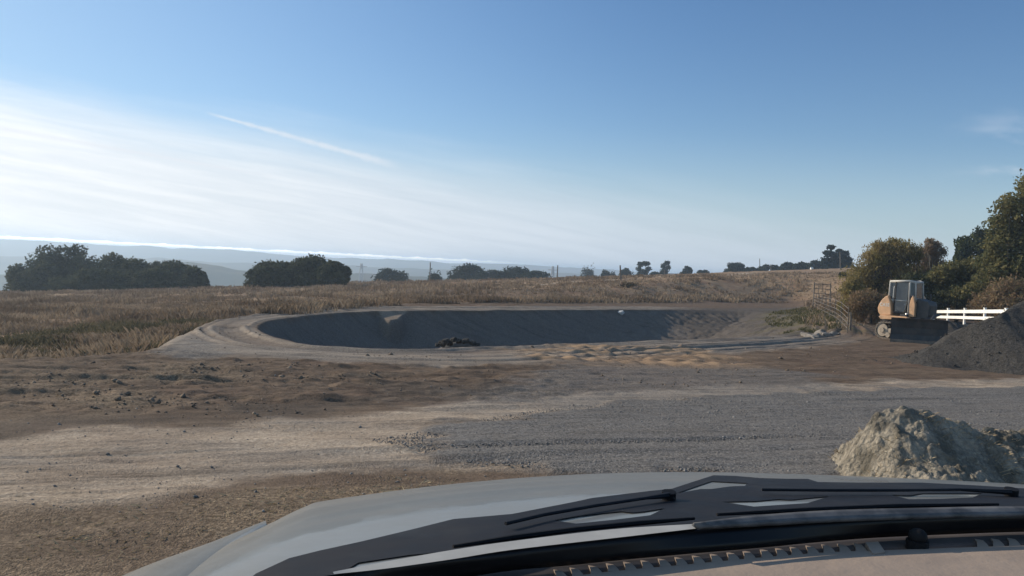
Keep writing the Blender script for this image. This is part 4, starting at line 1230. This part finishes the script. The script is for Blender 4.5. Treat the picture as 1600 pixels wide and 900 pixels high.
def bulldozer():
    g = on_ground(1412, 531)
    Y = 33.6; p = at_y(1417, 520, Y); z0 = gz(p.x, Y)-.02
    a = R(42)     # heading: towards the viewer, turned to the right
    hx, hy = math.sin(a), -math.cos(a)
    # local +Y = forward, +X = its right-hand side... heading angle about Z:
    rz = math.atan2(hy, hx)-math.pi/2
    s = empty('bulldozer', (p.x, Y, z0), rz, 'faded orange crawler bulldozer with glass cab and wide black blade', 'bulldozer')
    s.scale = (1, .80, 1)
    # local axes: y forward, x to the machine's right; the side that faces the photographer is x<0?
    side = 1.0 if (Vector((math.cos(rz), math.sin(rz), 0)).dot(Vector((-1, 0, 0)))) > 0 else -1.0
    W = side      # visible flank sign
    # tracks
    for k in (1, -1):
        x = k*W*.78
        prof = []
        L0, L1, zt, r = -1.12, 1.10, .74, .36
        for i in range(9):
            t = math.pi/2+math.pi*i/8; prof.append((L0+.36+r*math.cos(t), .38+r*math.sin(t)))
        for i in range(9):
            t = -math.pi/2+math.pi*i/8; prof.append((L1-.36+r*math.cos(t), .38+r*math.sin(t)))
        belt = MB()
        n = len(prof)
        inner = [(y*1.0+(-.06 if y > 0 else .06), .38+(z-.38)*.84) for y, z in prof]
        for i in range(n):
            q = [prof[i], prof[(i+1) % n], inner[(i+1) % n], inner[i]]
            belt.prism(q, 0, x-.22, x+.22)
        # grouser plates
        per = 0.0
        for i in range(n):
            (y1, z1), (y2, z2) = prof[i], prof[(i+1) % n]
            L = math.hypot(y2-y1, z2-z1); m_ = max(1, int(L/.14))
            for j in range(m_):
                t = (j+.5)/m_; ang = math.atan2(z2-z1, y2-y1)
                nx, nz = math.sin(ang), -math.cos(ang)
                cy, cz = y1+(y2-y1)*t, z1+(z2-z1)*t
                out_ = 1 if ((cy)*nx*0+(cz-.38)*nz) >= 0 else -1
                belt.box((x, cy, cz), (.45, .03, .075), Matrix.Rotation(ang, 3, 'X'))
        trk = belt.build('track', M_TRACK, s)
        fr = MB(); fr.box((x+k*W*.02, .0, .36), (.34, 1.45, .22), None, .03)
        for yy_ in (-.45, -.15, .15, .45): fr.cyl((x+k*W*.1, yy_, .2), (1, 0, 0), .11, .3, 14)
        fr.build('track_frame', M_SPROCK, trk)
        for yy_, nm in ((-.76, 'sprocket'), (.74, 'idler_wheel')):
            wv_ = MB(); wv_.cyl((x+k*W*.02, yy_, .39), (1, 0, 0), .27, .36, 22); wv_.cyl((x+k*W*.2, yy_, .39), (1, 0, 0), .11, .1, 14)
            if nm == 'sprocket':
                for j in range(10):
                    t = j*math.pi/5; wv_.box((x, yy_+.29*math.cos(t), .39+.29*math.sin(t)), (.12, .07, .07), Matrix.Rotation(t, 3, 'X'))
            wv_.build(nm, M_SPROCK, trk)
    # fenders
    for k in (1, -1):
        MB().prism([(-.95, .83), (-1.05, .92), (-.95, 1.0), (.35, 1.0), (.45, .93), (.35, .86)], 0, k*.50, k*.86, .015).build('fender', M_ORANGE, s)
    # lower hull
    MB().box((0, -.05, .66), (1.05, 2.0, .62), None, .04).build('hull', M_BLACKM, s)
    # rear body with curved tank (orange)
    for k in (1, -1):
        body = MB()
        body.prism([(-1.0, .98), (-1.12, 1.10), (-1.16, 1.28), (-1.10, 1.45), (-.98, 1.62), (-.80, 1.78), (-.66, 1.83), (-.52, 1.55), (-.46, 1.25), (-.46, 1.02)], 0, k*.50, k*.80, .03)
        rear = body.build('rear_body_panel', M_ORANGE, s)
        if k*W > 0:
            cur = bpy.data.curves.new('letters', 'FONT'); cur.body = 'CASE'; cur.size = .20; cur.extrude = .004; cur.align_x = 'CENTER'; cur.space_character = 1.1
            tmp = bpy.data.objects.new('letters_tmp', cur)
            col.objects.link(tmp)
            dg = bpy.context.evaluated_depsgraph_get(); me = bpy.data.meshes.new_from_object(tmp.evaluated_get(dg))
            col.objects.unlink(tmp); bpy.data.objects.remove(tmp)
            lt = bpy.data.objects.new('lettering', me); col.objects.link(lt); me.materials.clear(); me.materials.append(M_LETTER)
            lt.parent = rear
            # readable from outside the flank
            ex = Vector((0, 1 if W > 0 else -1, 0)); ez = Vector((W, 0, 0)); ey = Vector((0, 0, 1))
            # ensure right-handed: ex x ey = ez
            ex = ey.cross(ez)
            M = Matrix(((ex.x, ey.x, ez.x, W*.806), (ex.y, ey.y, ez.y, -.80), (ex.z, ey.z, ez.z, 1.37), (0, 0, 0, 1)))
            lt.matrix_local = M
    MB().prism([(-1.0, .98), (-1.12, 1.10), (-1.16, 1.28), (-1.10, 1.45), (-.98, 1.62), (-.80, 1.74), (-.60, 1.74), (-.60, .98)], 0, -.50, .50, .03).build('fuel_tank', M_ORANGE, s)
    # front flank panels beside the cab's foot well
    for k in (1, -1):
        MB().prism([(.22, 1.0), (.62, 1.0), (.62, 1.52), (.54, 1.80), (.47, 1.88), (.40, 1.72)], 0, k*.44, k*.62, .02).build('side_panel', M_ORANGE, s)
        MB().box((k*.72, .18, 1.05), (.22, .34, .10), None, .02).build('step', M_BLACKM, s)
        MB().ball((k*.66, .28, 1.10), .09, (1, 1, .8), 12, 8).build('work_lamp', M_CHROME, s)
    # engine hood
    MB().prism([(.60, .95), (1.20, .95), (1.23, 1.52), (1.16, 1.64), (.60, 1.76)], 0, -.43, .43, .035).build('engine_hood', M_BLACKM, s)
    gr = MB()
    for j in range(7): gr.box((0, 1.25, 1.02+.075*j), (.7, .03, .03))
    gr.build('grille', M_BLACKM, s)
    MB().tube([(.26*W*-1, .95, 1.60), (.26*W*-1, .95, 1.9), (.26*W*-1, .92, 1.97)], .04, 10).build('exhaust_pipe', M_BLACKM, s)
    # cab: eight pillar posts, roof, door and windows
    zb, zt = 1.05, 2.50
    # plan corners: rear wide, front narrow
    R_, Fm, Fr = (.62, -.72), (.60, .30), (.40, .56)
    cabf = MB()
    T = .86
    def cpt(k, q, z):
        f = (z-zb)/(zt-zb)
        sh = 1-.13*max(0, f-.3)
        yy_ = q[1]*(1-.05*f)-(.06*f if q[1] > .3 else 0)
        return Vector((k*q[0]*sh, yy_, z))
    for k in (1, -1):
        for q, rr, z_0 in ((R_, .045, 1.60), (Fm, .05, 1.0), (Fr, .045, 1.66)):
            cabf.tube([cpt(k, q, z_0), cpt(k, q, 2.2), cpt(k, q, 2.38), cpt(k, q, 2.44)*1.0+Vector((-k*.03, 0, .02))], rr, 8)
        cabf.tube([cpt(k, R_, 2.42), cpt(k, Fm, 2.46), cpt(k, Fr, 2.42)], .05, 8)
        cabf.tube([cpt(k, R_, 1.66), cpt(k, Fm, 1.62)], .03, 6)
    for q in (R_, Fr):
        cabf.tube([cpt(1, q, 2.42), cpt(-1, q, 2.42)], .05, 8)
    cabf.tube([cpt(1, Fr, 1.70), cpt(-1, Fr, 1.70)], .06, 8)
    cabf.build('cab_frame', M_CABW, s, smooth=True)
    rf = MB(); rf.prism([(-.70, 2.40), (-.66, 2.47), (.2, 2.50), (.42, 2.46), (.46, 2.40)], 0, -.42, .42, .02)
    rf.build('cab_roof', M_BLACKM, s)
    def pane(pts, name, parent=s, mat=M_DGLASS, th=.012):
        bm = bmesh.new(); vs = [bm.verts.new(p) for p in pts]; f = bm.faces.new(vs)
        f.normal_update(); r = bmesh.ops.extrude_face_region(bm, geom=[f]); nv = f.normal*th
        for v in r['geom']:
            if isinstance(v, bmesh.types.BMVert): v.co += nv
        bmesh.ops.recalc_face_normals(bm, faces=bm.faces[:])
        me = bpy.data.meshes.new(name); bm.to_mesh(me); bm.free(); me.materials.append(mat)
        o = bpy.data.objects.new(name, me); col.objects.link(o); o.parent = parent
        return o
    for k in (1, -1):
        # rear quarter window, door (glass to the sill), front quarter window
        d1 = Vector((R_[0], -.42, 0)); 
        pane([cpt(k, R_, 1.70), cpt(k, (.62, -.46), 1.70), cpt(k, (.62, -.46), 2.38), cpt(k, R_, 2.38)], 'quarter_window')
        dr = pane([cpt(k, (.615, -.38), 1.18), cpt(k, (.605, .10), 1.18), cpt(k, (.60, .20), 1.55), cpt(k, (.60, .27), 2.40), cpt(k, (.615, -.38), 2.40), cpt(k, (.615, -.38), 1.6)], 'door', mat=M_DGLASS)
        fb = MB()
        loop = [cpt(k, (.63, -.41), 1.14), cpt(k, (.63, .12), 1.14), cpt(k, (.62, .23), 1.55), cpt(k, (.62, .29), 2.42), cpt(k, (.63, -.41), 2.42), cpt(k, (.63, -.41), 1.14)]
        fb.tube(loop, .028, 6); fb.build('door_frame', M_BLACKM, dr)
        MB().tube([cpt(k, (.67, -.46), 1.55), cpt(k, (.70, -.46), 1.62), cpt(k, (.70, -.46), 2.15), cpt(k, (.67, -.46), 2.22)], .022, 8).build('handle', M_CABW, dr)
        pane([cpt(k, Fm, 1.72), cpt(k, Fr, 1.74), cpt(k, Fr, 2.38), cpt(k, Fm, 2.40)], 'quarter_window')
    pane([cpt(1, Fr, 1.75), cpt(-1, Fr, 1.75), cpt(-1, Fr, 2.38), cpt(1, Fr, 2.38)], 'windscreen')
    pane([cpt(1, R_, 1.75), cpt(-1, R_, 1.75), cpt(-1, R_, 2.38), cpt(1, R_, 2.38)], 'rear_window')
    # seat inside
    # push arms and blade, blade angled so that it faces the photographer
    bl = empty('blade_pivot', (0, 0, 0)); bpy.data.objects.remove(bl)
    inv = s.matrix_world
    Ms = Matrix.Translation(s.location) @ Matrix.Rotation(rz, 4, 'Z') @ Matrix.Diagonal((1, .80, 1, 1))
    Mi = Ms.inverted()
    A = Mi @ at_y(1392.5, 500, Y-1.9); B = Mi @ at_y(1482, 500, Y-2.45)
    A.z = B.z = 0
    d = (B-A).normalized(); nrm = Vector((d.y, -d.x, 0))
    if (Ms.to_3x3() @ nrm).y > 0: nrm = -nrm
    Lb = (B-A).length
    prof = [(0.10, .02), (.02, .12), (-.05, .35), (-.05, .62), (.02, .88), (.10, 1.0)]   # (out, z): concave front
    blm = MB()
    fr = [[A+d*(Lb*j/10)+nrm*o_+Vector((0, 0, z_)) for o_, z_ in prof] for j in range(11)]
    bk = [[A+d*(Lb*j/10)+nrm*(min(o_, .05)-.09)+Vector((0, 0, z_)) for o_, z_ in prof] for j in range(11)]
    bm = blm.bm
    FV = [[bm.verts.new(p_) for p_ in c] for c in fr]; BV = [[bm.verts.new(p_) for p_ in c] for c in bk]
    for j in range(10):
        for i in range(5):
            bm.faces.new((FV[j][i], FV[j+1][i], FV[j+1][i+1], FV[j][i+1])); bm.faces.new((BV[j][i], BV[j][i+1], BV[j+1][i+1], BV[j+1][i]))
        bm.faces.new((FV[j][0], BV[j][0], BV[j+1][0], FV[j+1][0])); bm.faces.new((FV[j][5], FV[j+1][5], BV[j+1][5], BV[j][5]))
    for j in (0, 10):
        bm.faces.new([FV[j][i] for i in range(6)]+[BV[j][i] for i in range(5, -1, -1)])
    blade = blm.build('blade', M_BLACKM, s)
    ed = MB(); ed.box((A+B)/2+nrm*.11+Vector((0, 0, .07)), (Lb, .025, .17), d.to_track_quat('X', 'Z').to_matrix()); ed.build('cutting_edge', M_TRACK, blade)
    mid = (A+B)/2
    for k in (1, -1):
        MB().tube([(k*.45, .2, .42), (k*.45, 1.2, .45), mid+d*(k*.5)-nrm*.1+Vector((0, 0, .4))], .08, 8).build('push_arm', M_BLACKM, s)
        MB().tube([(k*.30, 1.45, 1.15), mid+d*(k*.35)-nrm*.1+Vector((0, 0, .75))], .045, 8).build('lift_cylinder', M_BLACKM, s)


bulldozer()

# ------------------------------------------------------------------ the car the picture was taken from
M_HOOD = simple('grey_beige_car_paint', (0.155, 0.150, 0.132), .36, .1, var=.06, scale=5, dirt=(.21, .195, .165), dirt_amt=.4, spec=.45, coat=.25)
M_REFLECT_WIPER = simple('black_reflection_and_wiper', (0.016, 0.017, 0.021), .65, var=.25, scale=14, dirt=(.035, .035, .036), dirt_amt=.4, spec=.12)  # black for the painted bonnet reflection and for the wiper arms
M_RUBBER = simple('black_rubber', (0.010, 0.010, 0.011), .7, var=.3, scale=20, spec=.15)
M_FRIT = simple('black_glass_border', (0.006, 0.006, 0.007), .35, var=.2, spec=.2)
M_TRIM = simple('pale_trim', (0.40, 0.39, 0.365), .8, var=.08, scale=20, spec=.15)
M_LIP_SHADE = simple('shaded_lip_grey', (0.06, 0.063, 0.068), .7, var=.5, scale=30, dirt=(.16, .16, .16), dirt_amt=.5)  # dark version of the lip colour for its shaded stretch
M_DASH = simple('beige_dashboard', (0.285, 0.222, 0.175), .85, var=.06, scale=9, bump=.15)
M_DASH_SHADE = simple('brown_dash_shade', (0.060, 0.050, 0.047), .8, var=.2, scale=12)  # shade on the dashboard painted as dark brown


def catmull3(pts, k):
    return [Vector(p) for p in smooth_poly([tuple(p) for p in pts], False, k)]


def car():
    s = empty('car', (0.35, 0.9, 0.0), 0, 'beige grey car whose bonnet and dashboard fill the bottom edge', 'car')
    O = Vector(s.location)
    def part(vv, ff, name, mat, smooth=True, solid=0.0):
        me = bpy.data.meshes.new(name); me.from_pydata([tuple(v-O) for v in vv], [], ff); me.update()
        bm = bmesh.new(); bm.from_mesh(me); bmesh.ops.recalc_face_normals(bm, faces=bm.faces[:]); bm.to_mesh(me); bm.free()
        if smooth:
            for p in me.polygons: p.use_smooth = True
        me.materials.append(mat); o = bpy.data.objects.new(name, me); col.objects.link(o); o.parent = s
        if solid:
            md = o.modifiers.new('thickness', 'SOLIDIFY'); md.thickness = solid; md.offset = 0
        return o
    def loft(rows, name, mat, solid=0.0):
        n = len(rows[0]); vv = [p for r in rows for p in r]
        ff = [(i*n+j, i*n+j+1, (i+1)*n+j+1, (i+1)*n+j) for i in range(len(rows)-1) for j in range(n-1)]
        return part(vv, ff, name, mat, True, solid), vv, ff
    # bonnet
    fpx = [(417, 829), (448, 808), (478, 791), (520, 780.5), (700, 757), (880, 742.5), (1060, 737.5), (1250, 741), (1430, 749), (1600, 760), (1800, 778), (1950, 800)]
    fz = [1.03, 1.035, 1.04, 1.045, 1.05, 1.055, 1.055, 1.055, 1.055, 1.05, 1.045, 1.03]
    rpx = [(200, 990), (300, 965), (400, 940), (520, 912), (708, 868), (860, 847), (1000, 830), (1150, 818), (1300, 808), (1500, 802), (1700, 802), (1900, 806)]
    Fp = catmull3([at_z(x, y, z) for (x, y), z in zip(fpx, fz)], 8)
    Rp = catmull3([at_z(x, y, 1.225) for x, y in rpx], 8)
    rows = []
    for i in range(19):
        t = i/18
        rows.append([a.lerp(b, t)+Vector((0, 0, .022*math.sin(math.pi*t))) for a, b in zip(Rp, Fp)])
    fwd = [(p-Vector((0, 0, p.z))).normalized() for p in Fp]
    for dz, df in ((-.012, .02), (-.05, .05), (-.16, .08), (-.40, .10)):
        rows.append([p+Vector((f.x*df, f.y*df, dz)) for p, f in zip(Fp, fwd)])
    hood, hv, hf = loft(rows, 'bonnet', M_HOOD)
    bvh = BVHTree.FromPolygons([tuple(v) for v in hv], hf)
    def hood_pt(x, y, lift=.012):
        d = ray(x, y); lf = Vector((0, 0, lift)); r = bvh.ray_cast(EYE-lf, d)
        p = r[0]+lf if r[0] else at_z(x, y, 1.225+lift)
        return p
    # wing beyond the bonnet's shut line
    crease = [at_z(x, y, z) for (x, y), z in zip([(200, 990), (262, 944), (324, 898), (370, 864), (417, 829)], [1.225, 1.18, 1.13, 1.085, 1.03])]
    edge = [at_z(x, y, z) for (x, y), z in zip([(40, 985), (120, 935), (200, 899), (300, 865), (412, 829.5)], [1.10, 1.07, 1.04, 1.015, 1.0])]
    C_, E_ = catmull3(crease, 6), catmull3(edge, 6)
    rws = [[a.lerp(b, t)+Vector((0, 0, .02*math.sin(math.pi*t)-.006*(t < .05))) for a, b in zip(C_, E_)] for t in (0, .1, .25, .5, .75, .92, 1)]
    rws.append([p+Vector((-.03, 0, -.06)) for p in E_]); rws.append([p+Vector((-.04, 0, -.45)) for p in E_])
    loft(rws, 'wing', M_HOOD)
    MB().tube([c-O+Vector((0, 0, .003)) for c in C_], .006, 6).build('shut_line_bead', M_TRIM, s)
    # dark reflection made as a black sheet with openings that show the bonnet
    outl = [(300, 985), (345, 940), (400, 896), (452, 872), (500, 860), (560, 847), (640, 828), (708, 811), (800, 803), (900, 783.5), (925, 778), (1015, 767), (1050, 763.5), (1085, 752), (1115, 742.5), (1150, 743.5), (1190, 747), (1230, 748), (1262, 748), (1278, 753), (1340, 754), (1440, 754), (1520, 758), (1600, 763), (1750, 778), (1760, 798), (1600, 797), (1300, 805), (1085, 820), (1000, 825), (800, 849), (708, 861), (640, 867), (560, 879), (530, 897), (420, 930), (330, 985)]
    holes = [[(1056, 771), (1085, 761), (1112, 752), (1167, 755), (1164, 759), (1140, 760), (1112, 764), (1095, 764)],
             [(866, 813), (905, 806), (950, 801), (970, 799), (988, 801), (1008, 799), (1039, 794), (1016, 805), (960, 812), (900, 818)],
             [(1128, 784), (1180, 783), (1215, 780), (1235, 781), (1297, 775), (1262, 786), (1178, 791.5)],
             [(1393, 773), (1420, 774.5), (1440, 771), (1535, 771), (1520, 777), (1470, 779.5), (1420, 780)]]
    # resample in photo space, triangulate, then drape on the bonnet
    polys = []
    for pl in [outl]+holes:
        q = []
        for i in range(len(pl)):
            a, b = Vector(pl[i]), Vector(pl[(i+1) % len(pl)]); m_ = max(1, int((b-a).length/22))
            for j in range(m_): q.append(a.lerp(b, j/m_))
        polys.append([Vector((v.x, v.y, 0)) for v in q])
    flat = [v for pl in polys for v in pl]
    tris = tessellate_polygon(polys)
    bm = bmesh.new(); vs = [bm.verts.new(v) for v in flat]
    for t in tris:
        try: bm.faces.new([vs[i] for i in t])
        except ValueError: pass
    for _ in range(6):
        es = [e for e in bm.edges if e.calc_length() > 11]
        if es: bmesh.ops.subdivide_edges(bm, edges=es, cuts=1, use_grid_fill=False)
        bmesh.ops.triangulate(bm, faces=bm.faces[:])
    for v in bm.verts: v.co = hood_pt(v.co.x, v.co.y, .0014)-O
    me = bpy.data.meshes.new('bonnet_reflection'); bm.to_mesh(me); bm.free(); me.materials.append(M_REFLECT_WIPER)
    o = bpy.data.objects.new('bonnet_reflection', me); col.objects.link(o); o.parent = s
    # wipers
    def wiper(blade_px, arm_px, pivot_px):
        MB().tube([hood_pt(x, y, .007)-O for x, y in blade_px], [.002]+[.0035]*(len(blade_px)-2)+[.002], 6).build('wiper_blade', M_RUBBER, s)
        MB().tube([hood_pt(x, y, .009)-O for x, y in arm_px], [.0025]*(len(arm_px)-1)+[.005], 6).build('wiper_arm', M_REFLECT_WIPER, s)
        MB().cyl(hood_pt(*pivot_px, .008)-O, (0, -.1, 1), .011, .012, 14).build('wiper_pivot', M_RUBBER, s)
    wiper([(708, 854), (800, 840), (900, 827), (1000, 817), (1085, 810)], [(790, 818), (850, 804), (930, 790), (1010, 778), (1045, 774)], (1045, 774))
    wiper([(1120, 804), (1250, 797), (1400, 790.5), (1560, 788)], [(1190, 765), (1300, 766), (1400, 766), (1500, 765), (1580, 769)], (1580, 769))
    # windscreen's lower lip: sunlit part coloured pale, then shaded part coloured dark grey
    def strip(top, bot, zt, zb, name, mat, solid=.006, k=5):
        T = catmull3([at_z(x, y, zt) for x, y in top], k); B = catmull3([at_z(x, y, zb) for x, y in bot], k)
        rows = [[a.lerp(b, t) for a, b in zip(T, B)] for t in (0, .33, .66, 1)]
        return loft(rows, name, mat, solid)[0]
    strip([(520, 893.5), (600, 878), (708, 859), (800, 845.5), (956, 827), (1085, 818.5)], [(522, 897), (602, 888.5), (708, 873.5), (800, 859), (956, 841), (1090, 825.5)], 1.241, 1.240, 'windscreen_lip', M_TRIM, 0)
    strip([(1082, 818.5), (1180, 808), (1300, 800), (1450, 796), (1600, 794), (1800, 796)], [(1092, 826), (1180, 820), (1300, 813), (1450, 808), (1600, 805), (1800, 806)], 1.246, 1.241, 'shaded_windscreen_lip', M_LIP_SHADE)
    # black border of the windscreen glass
    ftop = [(400, 925), (480, 905), (560, 892), (700, 875), (800, 858), (987, 837), (1092, 825), (1300, 812), (1450, 807), (1600, 804), (1800, 805)]
    fbot = [(560, 945), (640, 921), (720, 903), (800, 889), (900, 881), (987, 873), (1187, 856), (1300, 845), (1390, 838), (1600, 829.5), (1800, 826)]
    strip(ftop, fbot, 1.238, 1.212, 'glass_border', M_FRIT, .004)
    # dashboard: shaded strip along the glass as dark colour, then the beige top pad towards the photographer
    ctop = fbot
    tline = [(640, 960), (720, 935), (800, 914), (860, 904.5), (960, 892), (1060, 883), (1187, 871), (1290, 863), (1370, 860), (1600, 852), (1800, 846)]
    strip([(x, y-.6) for x, y in ctop], tline, 1.209, 1.203, 'dash_shade_strip', M_DASH_SHADE, .003)
    D0 = catmull3([at_z(x, y, 1.206) for x, y in tline], 5)
    rows = []
    for t, dz in ((0, 0), (.012, .004), (.05, .007), (.15, .010), (.3, .008), (.5, .0), (.7, -.02)):
        rows.append([p+Vector((p.x*0+.0, -t, dz)) for p in D0])
    loft(rows, 'dashboard', M_DASH)
    # patches of sunlight on the shaded strip, shaped as beige plates
    tl = sorted(tline)
    def ty(x): return float(np.interp(x, [p[0] for p in tl], [p[1] for p in tl]))
    for x in (879, 904, 933, 960, 987, 1014, 1041, 1067, 1094, 1122, 1148, 1173, 1200, 1224, 1247, 1272, 1297, 1322, 1347, 1537, 1562, 1587):
        y = ty(x)
        pts = [(x-10, y+.8), (x+9, y+.8), (x+5, y-4.5), (x-1, y-10), (x-14, y-12.5), (x-10, y-7)]
        A = [at_z(a, b, 1.2085)-O for a, b in pts]
        bmf = bmesh.new(); va = [bmf.verts.new(p) for p in A]; vb = [bmf.verts.new(p-Vector((0, 0, .006))) for p in A]
        bmf.faces.new(va); bmf.faces.new(vb[::-1])
        for i in range(6): bmf.faces.new((va[i], vb[i], vb[(i+1) % 6], va[(i+1) % 6]))
        bmesh.ops.recalc_face_normals(bmf, faces=bmf.faces[:])
        mef = bpy.data.meshes.new('sun_patch'); bmf.to_mesh(mef); bmf.free(); mef.materials.append(M_DASH)
        of = bpy.data.objects.new('sun_patch', mef); col.objects.link(of); of.parent = s
    # raised block and pedestal around the light sensor
    blk = [at_z(a, b, 1.213)-O for a, b in [(1352, 847), (1372, 846), (1383, 862), (1364, 865)]]
    MBk = MB(); va = [MBk.bm.verts.new(p) for p in blk]; vb = [MBk.bm.verts.new(p-Vector((0, 0, .012))) for p in blk]
    MBk.bm.faces.new(va); MBk.bm.faces.new(vb[::-1])
    for i in range(4): MBk.bm.faces.new((va[i], vb[i], vb[(i+1) % 4], va[(i+1) % 4]))
    MBk.build('dash_block', M_DASH, s)
    c = at_z(1434, 838, 1.222)
    MB().ball(c-O, .0112, (1.05, 1.05, .92), 20, 12).build('light_sensor', M_RUBBER, s, smooth=True)
    MB().cyl(c-O+Vector((0, 0, -.011)), (0, 0, 1), .014, .012, 20).build('sensor_base', M_RUBBER, s)
    return s


car()
